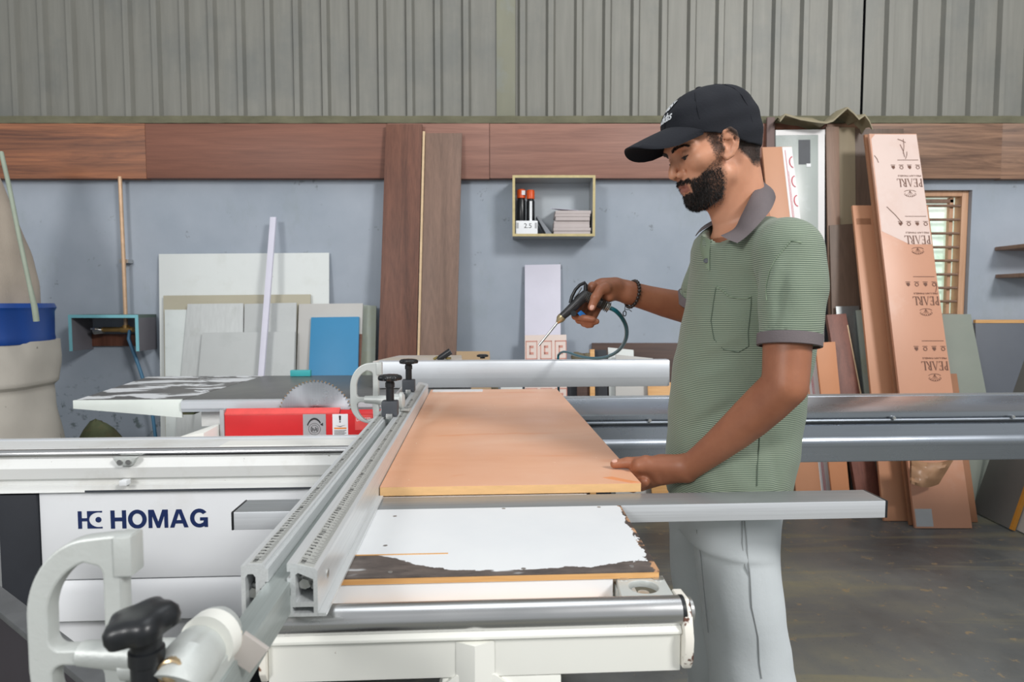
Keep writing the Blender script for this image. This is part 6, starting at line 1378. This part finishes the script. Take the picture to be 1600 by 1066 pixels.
# ------------------------------------------------------------------ cap
M['cap'] = pm('navy_black_cotton', (17, 20, 29), .9, 0, .12, 14, bump=.2, bs=220)
C = Field(axis((.28, .62, .0023)), axis((1.28, 1.52, .0023)), axis((1.42, 1.73, .0023)))
CP = 2.5
def dome_q(f, s, u, k=1.0): 
    af = np.where(f > .02, .100, .106)*k; return (np.abs((f-.02)/af)**CP+np.abs(s/(.081*k))**CP+np.abs((u-.030)/(.0965*k))**CP)**(1/CP)
def cap_edge(f): return np.interp(f, [-.11, -.05, -.02, .0044, .043, .075, .12], [-.030, -.0245, -.017, -.0045, .0180, .0305, .046])
def cap_fn(X, Y, Z):
    d = [X-HO[0], Y-HO[1], Z-HO[2]]; f = d[0]*Fd[0]+d[1]*Fd[1]+d[2]*Fd[2]; s = d[0]*Sd[0]+d[1]*Sd[1]+d[2]*Sd[2]; u = d[0]*Ud[0]+d[1]*Ud[1]+d[2]*Ud[2]
    return np.maximum(np.maximum((dome_q(f, s, u)-1)*.09, -(dome_q(f, s, u, .935)-1)*.09), cap_edge(f)-u)
C.put(cap_fn, (.28, 1.28, 1.42), (.62, 1.52, 1.73), .004)
Vc, Fc = C.mesh(); Vc = smooth_mesh(Vc, Fc, 2, .5); Nc = vnormals(Vc, Fc)
f_, s_, u_ = to_hd(Vc); Vc = Vc+Nc*(.0010*np.sin(f_*90+u_*50)*np.sin(s_*80+f_*40)+.0008*np.sin(u_*160))[:, None]
cap = soft_part('cap', Vc, Fc, M['cap'], man)
br = MB(); nt, nj = 33, 9; vs = []
for sd_ in (0, 1):
    for i in range(nt):
        t = -1+2*i/(nt-1); ph = t*math.radians(60); rf, rs_, ru = .027+.092*math.cos(ph), .0905*math.sin(ph), .066-.034*t*t
        L = .092*max(0, 1-abs(t)**6)**.5
        for j in range(nj):
            q = j/(nj-1); vs.append(hd(rf+q*L*.985, rs_*(1-.06*q), ru-q*L*(.13+.10*t*t)-.004*q*q-.0028*sd_))
def bi(sd_, i, j): return sd_*nt*nj+i*nj+j
for i in range(nt-1):
    for j in range(nj-1): br.f += [(bi(0, i, j), bi(0, i+1, j), bi(0, i+1, j+1), bi(0, i, j+1)), (bi(1, i, j), bi(1, i, j+1), bi(1, i+1, j+1), bi(1, i+1, j))]
    br.f += [(bi(0, i, nj-1), bi(0, i+1, nj-1), bi(1, i+1, nj-1), bi(1, i, nj-1)), (bi(0, i, 0), bi(1, i, 0), bi(1, i+1, 0), bi(0, i+1, 0))]
br.v = [tuple(v) for v in vs]; part('brim', br, M['cap'], cap, ang=60)
def on_dome(s, u, off=.0012):                                     # point on the front of the cap
    v = 1-abs(s/.081)**CP-abs((u-.030)/.0965)**CP; f = .02+.100*max(v, 0)**(1/CP); return hd(f+off, s, u)
lo_ = MB(); z0 = .079
vs, fs = text_solid('adidas', .012); xs_ = [p[0] for p in vs]; sx = .058/(max(xs_)-min(xs_)); lo_.add([on_dome((p[0]-min(xs_))*sx-.029, z0+p[1]*.024, .0012+.0006*p[2]) for p in vs], fs)
for aa_ in (-42, 0, 42):                                          # three leaves, each split by bands
    for b0, b1 in ((0, .30), (.38, .62), (.70, 1.0)):
        pts = []
        for q, sgn in [(x, 1) for x in np.linspace(b0, b1, 5)]+[(x, -1) for x in np.linspace(b1, b0, 5)]:
            w_ = .0062*math.sin(math.pi*min(.98, q*.9+.08))**.7*sgn; r_ = .003+.0245*q; a2 = math.radians(aa_); pts.append((r_*math.sin(a2)+w_*math.cos(a2), r_*math.cos(a2)-w_*math.sin(a2)))
        lo_.add([on_dome(x, z0+.0205+y*.72, .0016) for x, y in pts], [tuple(range(len(pts)))])
part('cap_emblem', lo_, pm('white_embroidery', (225, 228, 232), .7, 0, .03, 30), cap, ang=0)
sm = MB()
for aa_ in (90, 30, -30):
    a2 = math.radians(aa_); pts = []
    for k in range(17):
        e_ = math.radians(-10+200*k/16); f, s, u = math.cos(e_)*math.sin(a2)*1.0, math.cos(e_)*math.cos(a2), math.sin(e_)
        q = (abs(f)**CP+abs(s)**CP+abs(u)**CP)**(1/CP); f, s, u = f/q, s/q, u/q; f = .02+f*(.100 if f > 0 else .106); u = .030+u*.0965
        if u > cap_edge(f)+.006: pts.append(hd(.02+(f-.02)*1.001, s*.081*1.001, .03+(u-.03)*1.001))
    if len(pts) > 2: sm.tube(pts, .0011, 6)
part('cap_seam', sm, M['cap'], cap, kind='stuff'); part('top_button', MB().sphere(hd(.018, 0, .1275), (.008, .008, .005), 8), M['cap'], cap, ang=80)
# ------------------------------------------------------------------ bracelet
fa = (EF-WF)/np.linalg.norm(EF-WF); bc = WF+fa*.012; o1 = np.cross(fa, (0, 0, 1)); o1 /= np.linalg.norm(o1); o2 = np.cross(fa, o1)
bt_ = MB()
for k in range(24):
    a2 = 2*math.pi*k/24; bt_.sphere(bc+(o1*math.cos(a2)+o2*math.sin(a2))*.0345+fa*.004*math.cos(a2)+np.array((0, 0, -.002)), .0048, 6)
bra = part('bracelet', bt_, pm('dark_wooden_bead', (48, 38, 34), .4, 0, .2, 30), man, ang=80, label='dark wooden bead bracelet on the wrist')
q = V3(W(977, 478, Y=GY+.004)); q2 = V3(W(976, 490, Y=GY+.004))
part('charm', MB().tube([q+np.array((0, .004, .004)), q, q2+np.array((0, 0, .008))], .0010, 6).tube([q2+np.array((.004*math.cos(a), 0, .0065*math.sin(a))) for a in np.linspace(0, 2*math.pi, 13)], .0014, 6).tube([q2+np.array((.002, 0, .010)), V3(W(983, 484, Y=GY)), V3(W(987, 487, Y=GY))], .0011, 6), M['charcoal'], bra, ang=60)
# ------------------------------------------------------------------ blow gun and hose
def gp(px, py, dy=0): return Vector(g(px, py, dy))
gun = thing('blow_gun', 'black air blow gun with blue trigger and thin steel nozzle in the right hand', 'blow gun', gp(842, 541))
part('barrel', MB().tube([gp(918, 458), gp(908, 467), gp(896, 479), gp(884, 490), gp(877, 496)], [.0125, .0135, .0122, .0105, .0098], 16).tube([gp(902, 474, -.012), gp(889, 486, -.010)], [.0022, .0022], 8), pm('worn_black_gun', (44, 44, 46), .4, 0, .35, 60), gun, ang=50)
part('brass_collar', MB().tube([gp(878.5, 495), gp(875, 499), gp(872, 503), gp(870.5, 504.5)], [.0112, .0105, .0058, .0045], 16), pm('worn_brass', (186, 168, 132), .3, .85, .15, 40), gun, ang=40)
part('nozzle_tube', MB().tube([gp(871.5, 503.5), gp(842, 540)], [.0031, .0029], 12), M['zinc'], gun, ang=60)
lv_ = MB().tube([gp(891, 474), gp(893.5, 464), gp(899, 453), (gp(906, 445.5)), gp(913.5, 442), gp(915.5, 446), gp(915, 459)], [.0045, .0045, .0042, .0042, .005, .0055, .006], 10).tube([gp(897, 466), gp(904, 458), gp(909, 449.5)], [.0016]*3, 6)
part('hanging_loop', lv_, M['black'], gun, ang=50)
part('grip', MB().tube([gp(913, 461), gp(925, 468), gp(940, 475)], [.0128, .0130, .0130], 14), M['black'], gun, ang=50)
rb = MB()
for k in range(17): a = gp(914, 462).lerp(gp(951, 480.5), k/16); d = (gp(951, 480.5)-gp(914, 462)).normalized(); rb.tube([a-d*.0008, a, a+d*.0008], [.0126, .0146, .0126], 16)
part('ribbed_sleeve', rb, pm('silver_ribs', (120, 118, 112), .45, .3, .2, 40), gun, ang=30)
tq = [gp(902, 489.5), gp(907.5, 485), gp(918.5, 494.5), gp(906, 494.5)]
part('trigger', MB().add([q+Vector((0, -.007, 0)) for q in tq]+[q+Vector((0, .006, 0)) for q in tq], [(0,1,2,3),(7,6,5,4),(0,4,5,1),(1,5,6,2),(2,6,7,3),(3,7,4,0)]), pm('blue_trigger', (20, 112, 190), .4), gun, bevel=.001)
part('trigger_pivot', MB().cyl(gp(896, 490, -.013), gp(896, 490, .012), .0075, 16), M['black'], gun, ang=40)
part('hose_tail', MB().tube([gp(947, 478), gp(952.5, 481)], [.0105, .009], 14), M['zinc'], gun, ang=40)
M['hose'] = pm('teal_hose', (16, 98, 112), .3, 0, .08, 12)
hp_ = [(952, 481, 1.625), (962, 486, 1.63), (972, 497, 1.66), (978.5, 512, 1.72), (978, 529, 1.82), (970, 544, 1.98), (957, 554, 2.15), (940, 559.5, 2.32), (920, 559.5, 2.5), (902, 556, 2.68), (888, 551, 2.86), (880, 550, 2.98), (874.5, 553, 3.09), (872, 560, 3.12)]
hpts = [W(a, b, Y=c) for a, b, c in hp_]; e_ = hpts[-1]; hpts += [e_+Vector((.003, .01, -.12)), e_+Vector((.008, .02, -.35)), Vector((e_.x+.01, e_.y+.04, .10)), Vector((e_.x-.02, e_.y+.12, .016)), Vector((e_.x-.2, e_.y+.45, .012))]
def cat3(P_, n=5):
    out = []
    for i in range(len(P_)-1):
        p0, p1, p2, p3 = P_[max(i-1, 0)], P_[i], P_[i+1], P_[min(i+2, len(P_)-1)]
        for k in range(n): t = k/n; out.append((p1*2+(p2-p0)*t+(p0*2-p1*5+p2*4-p3)*t*t+(p1*3-p0-p2*3+p3)*t**3)*.5)
    return out+[P_[-1]]
solo('air_hose', MB().tube(cat3(hpts), .0056, 12), M['hose'], 'teal air hose looping from the blow gun down behind the rip fence', 'hose', ang=70)
